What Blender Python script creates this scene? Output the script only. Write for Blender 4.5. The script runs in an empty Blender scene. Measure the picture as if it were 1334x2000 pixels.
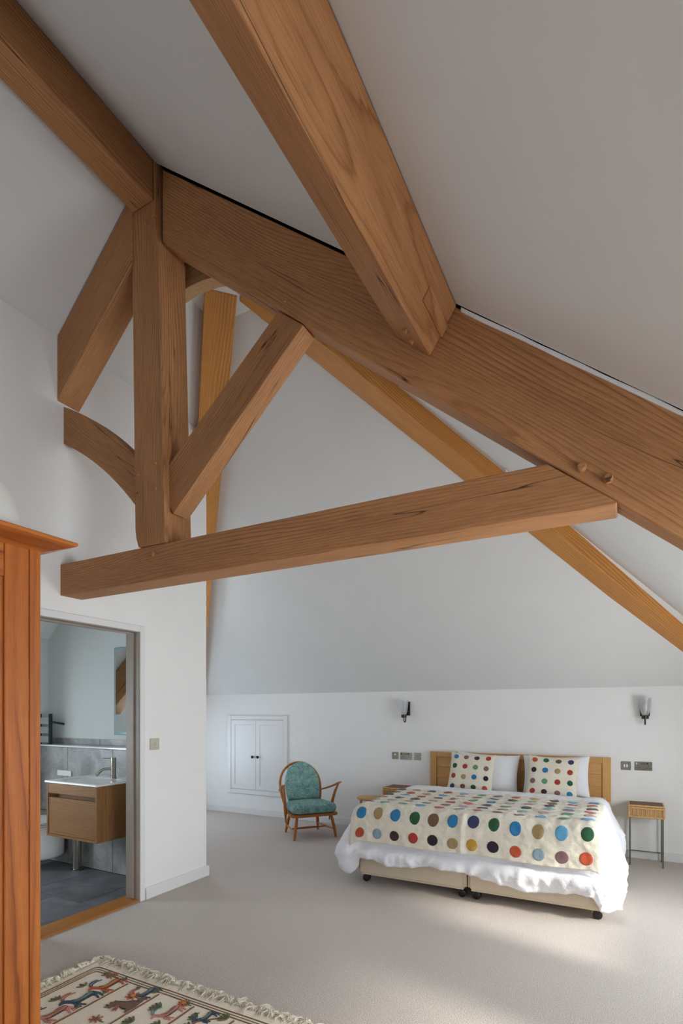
import bpy, bmesh, math, random
from mathutils import Vector, Matrix, noise
sc = bpy.context.scene
COL = sc.collection
random.seed(7)
PI = math.pi
# ------------------------------------------------------------------ camera
YAW = math.radians(28.2)
cd = bpy.data.cameras.new('camera'); cam = bpy.data.objects.new('camera', cd); COL.objects.link(cam)
cam.location = (0, 0, 1.40); cam.rotation_euler = (PI/2, 0, YAW)
cd.sensor_fit = 'HORIZONTAL'; cd.sensor_width = 36.0; cd.lens = 1040/1334*36
cd.shift_x = 0.0; cd.shift_y = 391/1334; cd.clip_start = 0.02
sc.camera = cam
# ------------------------------------------------------------------ light
vs = sc.view_settings
vs.view_transform = 'Standard'; vs.look = 'None'; vs.gamma = 1.0; vs.use_curve_mapping = False
vs.exposure = -0.13
w = bpy.data.worlds.new('sky'); sc.world = w; w.use_nodes = True
bg = w.node_tree.nodes['Background']; bg.inputs[0].default_value = (0.62, 0.76, 1.0, 1); bg.inputs[1].default_value = 1.2

def area(name, loc, rot, sx, sy, power, col):
    l = bpy.data.lights.new(name, 'AREA'); l.shape = 'RECTANGLE'; l.size = sx; l.size_y = sy
    l.energy = power; l.color = col
    o = bpy.data.objects.new(name, l); COL.objects.link(o); o.location = loc; o.rotation_euler = rot
    return o
# daylight from windows; dormer, gable and alcove rooflight are added, unseen (openings are built further down)
DAY = (0.88, 0.945, 1.0)
T = math.radians(28)          # skylight falls inwards and down
area('added_dormer_light', (2.47, 1.15, 1.05), (0, PI/2+math.radians(28), 0), 1.75, 1.5, 88, DAY)  # added source, tilted upwards to brighten hip and partition
area('daylight_bed_window', (1.19, 3.66, 1.00), (0, PI/2, 0), 0.70, 1.5, 44, DAY)
area('added_alcove_rooflight', (-4.30, 4.25, 2.74), Vector((.66, 0, -.75)).to_track_quat('-Z', 'Y').to_euler(), 0.8, 0.9, 9, DAY)  # added, hidden behind the partition; brightens far slope and hip
area('added_gable_light', (-1.0, -2.57, 1.45), (PI/2-T, 0, 0), 2.4, 2.0, 5, DAY)  # added, unseen source behind the camera; weak fill from the front
area('daylight_alcove_window', (-5.68, 4.70, 0.85), (0, -PI/2, 0), 1.0, 1.2, 17, (0.70, 0.85, 1.0))
area('daylight_bathroom_window', (-5.52, 1.50, 1.19), (0, -PI/2+math.radians(8), 0), 0.85, 1.0, 42, (0.80, 0.91, 1.0))
sl = bpy.data.lights.new('sun', 'SUN'); sl.energy = 4.5; sl.angle = math.radians(8); sl.color = (1.0, 0.95, 0.86)
so = bpy.data.objects.new('sun', sl); COL.objects.link(so)
so.rotation_euler = Vector((-1.0, 0.27, -0.55)).to_track_quat('-Z', 'Y').to_euler()

# ------------------------------------------------------------------ materials
def srgb(r, g, b):
    f = lambda c: (c/255/12.92) if c/255 <= 0.04045 else ((c/255+0.055)/1.055)**2.4
    return (f(r), f(g), f(b), 1)
class NT:
    def __init__(s, name):
        s.m = bpy.data.materials.new(name); s.m.use_nodes = True
        s.t = s.m.node_tree; s.n = s.t.nodes; s.b = s.n['Principled BSDF']
    def new(s, kind, **kw):
        x = s.n.new(kind)
        for k, v in kw.items(): setattr(x, k, v)
        return x
    def put(s, sock, v):
        if isinstance(v, bpy.types.NodeSocket): s.t.links.new(v, sock)
        else: sock.default_value = v
    def math(s, op, a, b=0.0, c=None):
        x = s.new('ShaderNodeMath', operation=op); s.put(x.inputs[0], a); s.put(x.inputs[1], b)
        if c is not None: s.put(x.inputs[2], c)
        return x.outputs[0]
    def coords(s, scale=(1, 1, 1), loc=(0, 0, 0), rand=0.0, which='Object'):
        tc = s.new('ShaderNodeTexCoord'); mp = s.new('ShaderNodeMapping')
        mp.inputs['Scale'].default_value = scale; mp.inputs['Location'].default_value = loc
        v = tc.outputs[which]
        if rand:
            oi = s.new('ShaderNodeObjectInfo'); vm = s.new('ShaderNodeVectorMath', operation='MULTIPLY_ADD')
            s.t.links.new(oi.outputs['Random'], vm.inputs[0]); vm.inputs[1].default_value = (rand*7, rand*0.13, rand*0.09)
            s.t.links.new(v, vm.inputs[2]); v = vm.outputs[0]
        s.t.links.new(v, mp.inputs[0]); return mp.outputs[0]
    def noise(s, v, scale, detail=2.0, rough=0.5, dist=0.0, out='Fac'):
        x = s.new('ShaderNodeTexNoise'); s.put(x.inputs['Vector'], v); x.inputs['Scale'].default_value = scale
        x.inputs['Detail'].default_value = detail; x.inputs['Roughness'].default_value = rough; x.inputs['Distortion'].default_value = dist
        return x.outputs[out]
    def ramp(s, f, stops, interp='LINEAR'):
        x = s.new('ShaderNodeValToRGB'); s.put(x.inputs[0], f); cr = x.color_ramp; cr.interpolation = interp
        while len(cr.elements) > 1: cr.elements.remove(cr.elements[-1])
        cr.elements[0].position = stops[0][0]; cr.elements[0].color = stops[0][1]
        for p, c in stops[1:]:
            e = cr.elements.new(p); e.color = c
        return x.outputs[0]
    def mix(s, f, a, b, mode='MIX'):
        x = s.new('ShaderNodeMix', data_type='RGBA', blend_type=mode); s.put(x.inputs[0], f); s.put(x.inputs[6], a); s.put(x.inputs[7], b)
        return x.outputs[2]
    def bump(s, h, strength=0.3, dist=0.002):
        x = s.new('ShaderNodeBump'); s.put(x.inputs['Height'], h); x.inputs['Strength'].default_value = strength; x.inputs['Distance'].default_value = dist
        s.t.links.new(x.outputs[0], s.b.inputs['Normal'])
    def done(s, col=None, rough=None, metal=None, **kw):
        if col is not None: s.put(s.b.inputs['Base Color'], col)
        if rough is not None: s.put(s.b.inputs['Roughness'], rough)
        if metal is not None: s.b.inputs['Metallic'].default_value = metal
        for k, v in kw.items(): s.put(s.b.inputs[k.replace('_', ' ')], v)
        return s.m
W1 = (1, 1, 1, 1); K0 = (0, 0, 0, 1)

def plain(name, col, rough=0.5, metal=0.0, var=0.06, scale=30, bump=0.0, bd=0.001, **kw):
    n = NT(name); v = n.coords(); f = n.noise(v, scale, 3)
    d = tuple(c*(1-var*2) for c in col[:3])+(1,); l = tuple(min(1, c*(1+var)) for c in col[:3])+(1,)
    if bump: n.bump(n.noise(v, scale*2, 3), bump, bd)
    return n.done(n.ramp(f, [(0.3, d), (0.7, l)]), rough, metal, **kw)

def wood(name, light, mid, dark, ring=30.0, rough=0.55, crack=0.5, knots=0.5, fibre=1.0, along=0.13, pith=(0, 0.20, 0.10), wav=0.24, con=0.85):
    n = NT(name)
    v0 = n.coords(rand=1.0)
    def mp(scale, loc=(0, 0, 0)):
        m_ = n.new('ShaderNodeMapping'); m_.inputs['Scale'].default_value = scale; m_.inputs['Location'].default_value = loc
        n.t.links.new(v0, m_.inputs[0]); return m_.outputs[0]
    v = mp((along, 1, 1), pith)
    nc = n.noise(v, 3.2, 1.5, 0.45, 0.0, 'Color')
    vm = n.new('ShaderNodeVectorMath', operation='MULTIPLY_ADD'); n.t.links.new(nc, vm.inputs[0])
    vm.inputs[1].default_value = (0.0, wav, wav); n.t.links.new(v, vm.inputs[2])
    wv = n.new('ShaderNodeTexWave', wave_type='RINGS', rings_direction='X', wave_profile='SAW')
    n.t.links.new(vm.outputs[0], wv.inputs['Vector']); wv.inputs['Scale'].default_value = ring
    wv.inputs['Distortion'].default_value = 1.0; wv.inputs['Detail'].default_value = 3.0; wv.inputs['Detail Scale'].default_value = 3.0
    c = n.ramp(wv.outputs['Fac'], [(0.0, mid), (0.25, light), (0.7, mid), (0.93, dark), (1.0, mid)])
    gate = n.ramp(n.noise(mp((0.6, 5, 5)), 1.0, 2), [(0.35, (0.15, 0.15, 0.15, 1)), (0.65, W1)])
    c = n.mix(n.math('MULTIPLY', gate, con), mid, c)
    fb = n.noise(mp((7, 260, 260)), 1.0, 3, 0.65)
    c = n.mix(0.8*fibre, c, n.ramp(fb, [(0.30, (0.66, 0.62, 0.58, 1)), (0.55, W1)]), 'MULTIPLY')
    fl = n.noise(mp((14, 60, 60)), 1.0, 3, 0.6)
    c = n.mix(0.35*fibre, c, n.ramp(fl, [(0.35, (0.80, 0.77, 0.74, 1)), (0.6, W1)]), 'MULTIPLY')
    bl = n.noise(mp((0.8, 4, 4)), 1.3, 3, 0.6)
    c = n.mix(0.75, c, n.ramp(bl, [(0.25, (0.74, 0.70, 0.66, 1)), (0.7, (1.08, 1.06, 1.02, 1))]), 'MULTIPLY')
    hgt = fb
    if crack:
        cn = n.noise(mp((0.16, 6, 6)), 1.6, 3, 0.45)
        line = n.math('ABSOLUTE', n.math('SUBTRACT', cn, 0.5))
        g2 = n.ramp(n.noise(mp((0.9, 2.2, 2.2)), 1.5, 1), [(0.50, K0), (0.57, W1)])
        cf = n.math('MULTIPLY', n.math('MULTIPLY', n.ramp(line, [(0.0, W1), (0.0022, W1), (0.0045, K0)]), g2), crack)
        c = n.mix(cf, c, (0.02, 0.011, 0.006, 1))
        hgt = n.math('SUBTRACT', fb, n.math('MULTIPLY', cf, 6.0))
    if knots:
        vo = n.new('ShaderNodeTexVoronoi'); n.t.links.new(mp((1.5, 3.0, 3.0)), vo.inputs['Vector']); vo.inputs['Scale'].default_value = 1.0
        k = n.math('ADD', vo.outputs['Distance'], n.math('MULTIPLY', n.noise(v0, 70, 3), 0.05))
        kf = n.ramp(k, [(0.045, W1), (0.07, (0.3, 0.3, 0.3, 1)), (0.13, K0)])
        c = n.mix(n.math('MULTIPLY', kf, knots), c, tuple(x*0.25 for x in dark[:3])+(1,))
    n.bump(hgt, 0.3, 0.0012); n.b.inputs['Specular IOR Level'].default_value = 0.3
    return n.done(c, rough)

M = {}
M['paint'] = plain('white_wall_paint', srgb(240, 239, 236), 0.85, var=0.008, scale=5, bump=0.05)
M['ceil'] = plain('white_ceiling_paint', srgb(224, 223, 220), 0.9, var=0.008, scale=4, bump=0.05)
M['gloss'] = plain('white_satin_woodwork', srgb(232, 231, 229), 0.35, var=0.006, scale=4)
M['gap_shade'] = plain('gap_shade_black', (0.006, 0.006, 0.006, 1), 1.0)  # near-black, puts the darkness of narrow gaps into the colour
M['oak'] = wood('oak_truss', srgb(200, 148, 101), srgb(189, 135, 89), srgb(142, 94, 56), 30, 0.62, 0.95, 0.8)
M['oak2'] = wood('oak_truss_pale', srgb(216, 178, 132), srgb(208, 168, 122), srgb(184, 142, 98), 30, 0.62, 0.3, 0.3)
M['hip'] = wood('oak_hip', srgb(222, 160, 90), srgb(208, 144, 76), srgb(160, 98, 46), 20, 0.5, 0.0, 0.35, 0.6)
M['pine'] = wood('wardrobe_wood', srgb(198, 120, 54), srgb(182, 102, 42), srgb(128, 66, 26), 9, 0.5, 0.0, 0.0, 0.8, 0.20, (0, .2, .09), 0.20)
M['beech'] = wood('headboard_wood', srgb(228, 180, 118), srgb(220, 170, 108), srgb(202, 150, 92), 40, 0.4, 0.0, 0.0, 0.5)
M['chairwood'] = wood('chair_wood', srgb(206, 134, 68), srgb(192, 120, 58), srgb(162, 96, 44), 60, 0.32, 0.0, 0.0, 0.6)
M['vanity'] = wood('vanity_oak', srgb(160, 118, 76), srgb(150, 108, 66), srgb(126, 88, 52), 26, 0.5, 0.0, 0.25, 0.9, 0.12)
M['thresh'] = wood('threshold_oak', srgb(206, 142, 74), srgb(190, 126, 60), srgb(160, 100, 44), 40, 0.35, 0.0, 0.0)
M['nickel'] = plain('brushed_nickel', (0.40, 0.375, 0.31, 1), 0.16, 1.0, var=0.03, scale=60)
M['nickel_lit'] = plain('lit_brushed_nickel', (0.66, 0.62, 0.50, 1), 0.42, 1.0, var=0.03, scale=60)  # paler copy of the nickel; bright reflections put into its colour
M['chrome'] = plain('chrome', (0.75, 0.75, 0.75, 1), 0.12, 1.0, var=0.01)
M['bronze'] = plain('dark_bronze', (0.055, 0.042, 0.032, 1), 0.38, 0.9, var=0.05)
M['rocker'] = plain('white_rocker', srgb(225, 224, 218), 0.35, var=0.01)
M['blackpl'] = plain('black_plastic', (0.012, 0.012, 0.013, 1), 0.35)
M['iron'] = plain('grey_green_iron', srgb(112, 112, 96), 0.5, 0.5, var=0.1, scale=40)
M['ceramic'] = plain('white_ceramic', srgb(236, 236, 234), 0.12, var=0.004)
M['white_pl'] = plain('white_plastic', srgb(226, 224, 216), 0.4, var=0.01)
M['anthracite'] = plain('anthracite_metal', srgb(44, 50, 56), 0.4, 0.3, var=0.04)
M['cream_sheet'] = plain('cream_sheet', srgb(228, 220, 202), 0.9, var=0.03, scale=50, bump=0.2)
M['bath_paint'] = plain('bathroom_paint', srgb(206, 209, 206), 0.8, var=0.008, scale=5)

def mk_mirror():
    n = NT('mirror_glass'); return n.done((0.86, 0.9, 0.9, 1), 0.02, 1.0)
M['mirror'] = mk_mirror()
M['mirror_edge'] = plain('mirror_edge_glass', srgb(150, 180, 182), 0.1, 0.2, var=0.01)
def glassy(name, col, rough, trans):
    n = NT(name); n.b.inputs['Transmission Weight'].default_value = trans
    f = n.noise(n.coords(), 40, 2); n.put(n.b.inputs['Roughness'], n.math('MULTIPLY_ADD', f, 0.02, rough))
    return n.done(col, None, 0.0, IOR=1.45)
M['frost'] = glassy('frosted_glass', (0.97, 0.98, 0.98, 1), 0.30, 0.80)
M['glass'] = glassy('clear_glass', (0.95, 0.97, 0.97, 1), 0.0, 1.0)
M['rail_glass'] = glassy('pale_rail_glass', (0.72, 0.80, 0.80, 1), 0.2, 0.35)

def mk_carpet():
    n = NT('loop_carpet'); v = n.coords()
    vo = n.new('ShaderNodeTexVoronoi'); n.t.links.new(v, vo.inputs['Vector']); vo.inputs['Scale'].default_value = 210
    sp = n.noise(v, 260, 2, 0.7)
    big = n.noise(v, 1.2, 3)
    c = n.ramp(sp, [(0.28, srgb(142, 131, 123)), (0.5, srgb(216, 206, 197)), (0.72, srgb(250, 244, 237))])
    c = n.mix(0.5, c, n.ramp(vo.outputs['Distance'], [(0.1, W1), (0.70, (0.62, 0.60, 0.58, 1))]), 'MULTIPLY')
    c = n.mix(0.25, c, n.ramp(big, [(0.3, (0.85, 0.85, 0.85, 1)), (0.7, W1)]), 'MULTIPLY')
    n.bump(vo.outputs['Distance'], 0.6, 0.0025)
    return n.done(c, 1.0)
M['carpet'] = mk_carpet()
def mk_stone(name, a, b, c, scale, rough):
    n = NT(name); v = n.coords(rand=3.0); f = n.noise(v, scale, 6, 0.62, 0.6); g = n.noise(v, scale*3.3, 5, 0.6, 1.2)
    col = n.ramp(f, [(0.3, a), (0.5, b), (0.72, c)])
    vein = n.ramp(n.math('ABSOLUTE', n.math('SUBTRACT', g, 0.5)), [(0.0, W1), (0.02, K0)])
    col = n.mix(n.math('MULTIPLY', vein, 0.25), col, c); n.bump(g, 0.1, 0.001)
    return n.done(col, rough)
M['wtile'] = mk_stone('grey_stone_tile', srgb(118, 116, 113), srgb(150, 149, 147), srgb(182, 181, 180), 5.0, 0.45)
M['ftile'] = mk_stone('slate_floor_tile', srgb(82, 84, 88), srgb(102, 104, 109), srgb(126, 128, 132), 4.0, 0.5)
M['grout'] = plain('floor_grout', srgb(165, 163, 158), 0.9)
M['wgrout'] = plain('dark_wall_grout', srgb(74, 72, 70), 0.9)
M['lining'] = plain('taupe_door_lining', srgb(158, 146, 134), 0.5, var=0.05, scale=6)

def fabric(name, col, var=0.05, scale=220, bump=0.35, bd=0.002, rough=0.95, lump=0.0):
    n = NT(name); v = n.coords(); f = n.noise(v, scale, 3, 0.6); g = n.noise(v, 14, 3)
    d = tuple(c*(1-2.2*var) for c in col[:3])+(1,); l = tuple(min(1, c*(1+var)) for c in col[:3])+(1,)
    c = n.ramp(n.math('MULTIPLY_ADD', g, 0.4, n.math('MULTIPLY', f, 0.6)), [(0.3, d), (0.65, l)])
    h = n.math('MULTIPLY_ADD', n.noise(v, 26, 3), lump, n.math('MULTIPLY', f, 0.4)) if lump else f
    n.bump(h, bump, bd); n.b.inputs['Sheen Weight'].default_value = 0.15
    return n.done(c, rough)
M['linen'] = fabric('white_linen', srgb(238, 238, 241), 0.012, 90, 0.45, 0.010, lump=1.0)
M['wool'] = fabric('cream_wool', srgb(230, 223, 204), 0.05, 160, 0.7, 0.008, lump=1.0)
M['cushion'] = fabric('cream_cushion', srgb(228, 220, 200), 0.05, 160, 0.5, 0.004, lump=0.6)
FELT = {}
def felt(col):
    if col not in FELT: FELT[col] = fabric('felt_%02x%02x%02x' % col, srgb(*col), 0.12, 150, 0.6, 0.003)
    return FELT[col]
def mk_divan():
    n = NT('divan_damask'); tc = n.new('ShaderNodeTexCoord'); s = n.new('ShaderNodeSeparateXYZ'); n.t.links.new(tc.outputs['Object'], s.inputs[0])
    P_ = 0.016
    def cell(o, ph): return n.math('ABSOLUTE', n.math('SUBTRACT', n.math('FRACT', n.math('MULTIPLY_ADD', o, 1/P_, ph)), 0.5))
    xy = n.math('ADD', s.outputs[0], s.outputs[1])
    def dots(ph):
        a = cell(xy, ph); b = cell(s.outputs[2], ph)
        return n.math('LESS_THAN', n.math('ADD', n.math('MULTIPLY', a, a), n.math('MULTIPLY', b, b)), 0.045)
    m_ = n.math('MAXIMUM', dots(0.0), dots(0.5))
    c = n.mix(m_, srgb(214, 194, 166), srgb(236, 224, 204)); n.bump(m_, 0.2, 0.001)
    return n.done(c, 0.8)
M['divan'] = mk_divan()
def mk_uphol():
    n = NT('teal_floral_upholstery'); v = n.coords()
    a = n.new('ShaderNodeTexVoronoi', feature='SMOOTH_F1'); n.t.links.new(v, a.inputs['Vector']); a.inputs['Scale'].default_value = 24
    rg = n.math('SINE', n.math('MULTIPLY', a.outputs['Distance'], 30.0))
    d = n.noise(v, 62, 3, 0.6, 1.2)
    base = n.ramp(n.noise(v, 14, 2), [(0.35, srgb(92, 146, 152)), (0.65, srgb(124, 172, 166))])
    flo = n.ramp(n.math('MULTIPLY_ADD', rg, 0.16, d), [(0.58, K0), (0.66, W1)])
    c = n.mix(n.math('MULTIPLY', flo, 0.65), base, srgb(196, 204, 166))
    blu = n.ramp(n.noise(v, 34, 2, 0.5, 1.0), [(0.58, K0), (0.64, W1)])
    c = n.mix(n.math('MULTIPLY', blu, 0.55), c, srgb(58, 112, 134)); n.bump(n.noise(v, 300, 2), 0.3, 0.001)
    return n.done(c, 0.9)
M['uphol'] = mk_uphol()
def mk_wicker(name, a, b, c_):
    n = NT(name); tc = n.new('ShaderNodeTexCoord'); s = n.new('ShaderNodeSeparateXYZ'); n.t.links.new(tc.outputs['Object'], s.inputs[0])
    xy = n.math('ADD', s.outputs[0], s.outputs[1])
    w1 = n.math('SINE', n.math('MULTIPLY', xy, 620.0)); w2 = n.math('SINE', n.math('MULTIPLY', n.math('ADD', s.outputs[2], n.math('MULTIPLY', n.math('SUBTRACT', s.outputs[0], s.outputs[1]), 1.0)), 900.0))
    f = n.math('MULTIPLY_ADD', n.math('MULTIPLY', w1, w2), 0.5, 0.5)
    nz = n.noise(n.coords(), 26, 3)
    col = n.ramp(n.math('MULTIPLY_ADD', f, 0.6, n.math('MULTIPLY', nz, 0.4)), [(0.2, a), (0.5, b), (0.8, c_)])
    n.bump(f, 0.8, 0.003); return n.done(col, 0.55)
M['wicker'] = mk_wicker('wicker', srgb(140, 98, 56), srgb(204, 160, 104), srgb(230, 194, 140))
M['wicker_top'] = mk_wicker('wicker_lid', srgb(66, 42, 28), srgb(120, 80, 52), srgb(158, 112, 76))
M['cane'] = plain('cane_binding', srgb(212, 166, 108), 0.5, var=0.12, scale=60)
M['rug'] = fabric('cream_rug_felt', srgb(244, 234, 212), 0.05, 130, 0.6, 0.004, lump=0.6)
M['fringe'] = fabric('wool_fringe', srgb(242, 234, 214), 0.08, 120, 0.4, 0.002)

# ------------------------------------------------------------------ mesh helpers
def wm(o): return wm(o.parent) @ o.matrix_parent_inverse @ o.matrix_basis if o.parent else o.matrix_basis
def frame(xdir, zhint=(0, 0, 1), o=(0, 0, 0)):
    x = Vector(xdir).normalized(); z = Vector(zhint)
    if abs(x.dot(z.normalized())) > 0.98: z = Vector((0, 1, 0))
    y = z.cross(x).normalized(); z = x.cross(y)
    return Matrix(((x.x, y.x, z.x, o[0]), (x.y, y.y, z.y, o[1]), (x.z, y.z, z.z, o[2]), (0, 0, 0, 1)))
GX = (1, 0, 0); GY = (0, 1, 0); GZ = (0, 0, 1)
def mk(name, verts, faces, mat, parent=None, fr=None, smooth=False, bevel=0.0, seg=1, fixn=True, base=None):
    """verts are world (or base-local when base is a matrix); fr = grain frame matrix"""
    vs_ = [Vector(v) for v in verts]
    if base is not None: vs_ = [base @ v for v in vs_]
    if fr is None:
        c = sum(vs_, Vector())/max(1, len(vs_)); fr = Matrix.Translation(c)
        if parent is not None: fr = Matrix.Translation(wm(parent).translation)
    else:
        if base is not None: fr = base.to_3x3().normalized().to_4x4() @ fr
        c = sum(vs_, Vector())/max(1, len(vs_)); fr = fr.copy(); fr.translation = c
    inv = fr.inverted()
    me = bpy.data.meshes.new(name); me.from_pydata([inv @ v for v in vs_], [], faces)
    if fixn or bevel:
        bm = bmesh.new(); bm.from_mesh(me)
        bmesh.ops.recalc_face_normals(bm, faces=bm.faces)
        if bevel:
            ed = [e for e in bm.edges if len(e.link_faces) == 2 and e.calc_face_angle(0) > 0.5]
            bmesh.ops.bevel(bm, geom=ed, offset=bevel, segments=seg, affect='EDGES', clamp_overlap=True)
        bm.to_mesh(me); bm.free()
    if smooth: me.polygons.foreach_set('use_smooth', [True]*len(me.polygons))
    if isinstance(mat, str): mat = M[mat]
    me.materials.append(mat)
    o = bpy.data.objects.new(name, me); COL.objects.link(o)
    o.matrix_basis = fr
    if parent is not None:
        o.parent = parent; o.matrix_parent_inverse = wm(parent).inverted()
    return o
def tag(o, label, cat, group=None):
    o['label'] = label; o['category'] = cat
    if group: o['group'] = group
    return o
def thing(name, label, cat, loc, rz=0.0, group=None):
    o = bpy.data.objects.new(name, None); COL.objects.link(o); o.empty_display_size = 0.1
    o.matrix_basis = Matrix.Translation(loc) @ Matrix.Rotation(rz, 4, 'Z')
    return tag(o, label, cat, group)
def struct(o):
    o['kind'] = 'structure'; return o
BF = [(0, 3, 2, 1), (4, 5, 6, 7), (0, 1, 5, 4), (1, 2, 6, 5), (2, 3, 7, 6), (3, 0, 4, 7)]
def box(name, x0, x1, y0, y1, z0, z1, mat, parent=None, grain=None, bevel=0.0, seg=1, base=None, smooth=False):
    v = [(x0, y0, z0), (x1, y0, z0), (x1, y1, z0), (x0, y1, z0), (x0, y0, z1), (x1, y0, z1), (x1, y1, z1), (x0, y1, z1)]
    return mk(name, v, BF, mat, parent, frame(grain) if grain else None, smooth, bevel, seg, base=base)
def prism(name, poly, axis, a0, a1, mat, parent=None, grain=None, bevel=0.0, base=None, seg=1):
    """poly: 2D points in the plane normal to axis ('X':(y,z) 'Y':(x,z) 'Z':(x,y)) extruded a0..a1"""
    def P3(p, a): return {'X': (a, p[0], p[1]), 'Y': (p[0], a, p[1]), 'Z': (p[0], p[1], a)}[axis]
    n = len(poly); v = [P3(p, a0) for p in poly]+[P3(p, a1) for p in poly]
    f = [tuple(range(n))[::-1], tuple(range(n, 2*n))]+[(i, (i+1) % n, (i+1) % n+n, i+n) for i in range(n)]
    return mk(name, v, f, mat, parent, frame(grain) if grain else None, False, bevel, seg, base=base)
def tube_geo(path, radii, n=10, squash=1.0, up=None):
    P_ = [Vector(p) for p in path]; V = []; F = []
    if not hasattr(radii, '__len__'): radii = [radii]*len(P_)
    prev = None
    for i, p in enumerate(P_):
        t = (P_[min(i+1, len(P_)-1)]-P_[max(i-1, 0)]).normalized()
        if prev is None:
            h = Vector(up) if up else (Vector((0, 0, 1)) if abs(t.z) < 0.9 else Vector((1, 0, 0)))
        else: h = prev
        a = (h-t*h.dot(t)).normalized(); b = t.cross(a); prev = a
        for k in range(n):
            q = 2*PI*k/n; V.append(p+a*math.cos(q)*radii[i]*squash+b*math.sin(q)*radii[i])
    for i in range(len(P_)-1):
        for k in range(n):
            F.append((i*n+k, i*n+(k+1) % n, (i+1)*n+(k+1) % n, (i+1)*n+k))
    F.append(tuple(range(n))[::-1]); F.append(tuple(range((len(P_)-1)*n, len(P_)*n)))
    return V, F
def tube(name, path, radii, mat, parent=None, n=10, grain=None, base=None, squash=1.0, up=None, smooth=True):
    V, F = tube_geo(path, radii, n, squash, up)
    o = mk(name, V, F, mat, parent, frame(grain) if grain else None, smooth, base=base)
    if smooth: autos(o)
    return o
def autos(o, ang=0.7):
    me = o.data; bm = bmesh.new(); bm.from_mesh(me)
    for e in bm.edges:
        if len(e.link_faces) == 2 and e.calc_face_angle(0) > ang: e.smooth = False
    bm.to_mesh(me); bm.free()
def lathe(name, prof, c, mat, parent=None, n=20, base=None, axis='Z', smooth=True):
    V = []; F = []; m = len(prof)
    for r, z in prof:
        for k in range(n):
            q = 2*PI*k/n; a, b = r*math.cos(q), r*math.sin(q)
            V.append(Vector(c)+{'Z': Vector((a, b, z)), 'Y': Vector((a, z, b)), 'X': Vector((z, a, b))}[axis])
    for i in range(m-1):
        for k in range(n): F.append((i*n+k, i*n+(k+1) % n, (i+1)*n+(k+1) % n, (i+1)*n+k))
    if prof[0][0] > 1e-5: F.append(tuple(range(n))[::-1])
    if prof[-1][0] > 1e-5: F.append(tuple(range((m-1)*n, m*n)))
    o = mk(name, V, F, mat, parent, None, smooth, base=base)
    if smooth: autos(o, 0.6)
    return o
def grid_wall(name, axis, p0, p1, ac, zc, holes, mat):
    """wall normal to axis ('X' or 'Y') between p0,p1; cell cuts ac (along) and zc; holes = set of (i,j)"""
    V = []; F = []; idx = {}
    def vid(p, a, z):
        k = (p, a, z)
        if k not in idx:
            idx[k] = len(V); V.append((p, a, z) if axis == 'X' else (a, p, z))
        return idx[k]
    na, nz = len(ac)-1, len(zc)-1
    solid = lambda i, j: 0 <= i < na and 0 <= j < nz and (i, j) not in holes
    for i in range(na):
        for j in range(nz):
            if not solid(i, j): continue
            a, b, c, d = ac[i], ac[i+1], zc[j], zc[j+1]
            for p in (p0, p1): F.append((vid(p, a, c), vid(p, b, c), vid(p, b, d), vid(p, a, d)))
            if not solid(i-1, j): F.append((vid(p0, a, c), vid(p1, a, c), vid(p1, a, d), vid(p0, a, d)))
            if not solid(i+1, j): F.append((vid(p0, b, c), vid(p1, b, c), vid(p1, b, d), vid(p0, b, d)))
            if not solid(i, j-1): F.append((vid(p0, a, c), vid(p1, a, c), vid(p1, b, c), vid(p0, b, c)))
            if not solid(i, j+1): F.append((vid(p0, a, d), vid(p1, a, d), vid(p1, b, d), vid(p0, b, d)))
    return struct(mk(name, V, F, mat))

# ------------------------------------------------------------------ the setting
XP = -3.18                    # face of the partition wall
def zr(x): return 4.49-0.823*(x+2.335)        # right roof slope, near bay
def zrf(x): return zr(x)-0.03                 # right roof slope, far bay
def zl(x): return 3.79+0.88*(x-XP)            # left roof slope
RX = -2.354; RZ = 4.506; KZ = 1.645; YB = 5.85; XR = 1.12
XL = XP-(3.79-KZ)/0.88
def slab(name, pts, mat, t=0.08):
    n = (Vector(pts[1])-Vector(pts[0])).cross(Vector(pts[2])-Vector(pts[0])).normalized()
    if n.z < 0: n = -n
    k = len(pts); v = [Vector(p) for p in pts]+[Vector(p)+n*t for p in pts]
    f = [tuple(range(k)), tuple(range(k, 2*k))]+[(i, (i+1) % k, (i+1) % k+k, i+k) for i in range(k)]
    return struct(mk(name, v, f, mat))
struct(mk('floor', [(XP, -2.6, 0), (2.6, -2.6, 0), (2.6, 6, 0), (-6, 6, 0), (-6, 3.4, 0), (XP, 3.4, 0), (XP, -2.6, -.1), (2.6, -2.6, -.1), (2.6, 6, -.1), (-6, 6, -.1), (-6, 3.4, -.1), (XP, 3.4, -.1)],
          [(0, 1, 2, 3, 4, 5), (6, 7, 8, 9, 10, 11)]+[(i, (i+1) % 6, (i+1) % 6+6, i+6) for i in range(6)], 'carpet'))
bf = struct(box('floor_bathroom', -5.55, XP, 0.5, 3.4, -0.1, -0.012, 'grout'))
grid_wall('wall_left', 'X', XP-0.133, XP, [-2.6, 1.975, 2.785, 3.477], [0, 2.012, 3.78], {(1, 0)}, 'paint')
struct(prism('wall_alcove', [(XL-.1, 0), (XP-.02, 0), (XP-.02, zl(XP-.02)-.02), (XL, KZ+.02), (XL-.1, KZ)], 'Y', 3.30, 3.476, 'paint'))
struct(box('wall_back', XL-.1, XR+.1, YB, YB+.12, 0, KZ+.06, 'paint'))
grid_wall('wall_alcove_end', 'X', XL-.1, XL, [3.4, 4.1, 5.3, YB], [0, .35, 1.35, KZ+.03], {(1, 1)}, 'paint')
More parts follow.
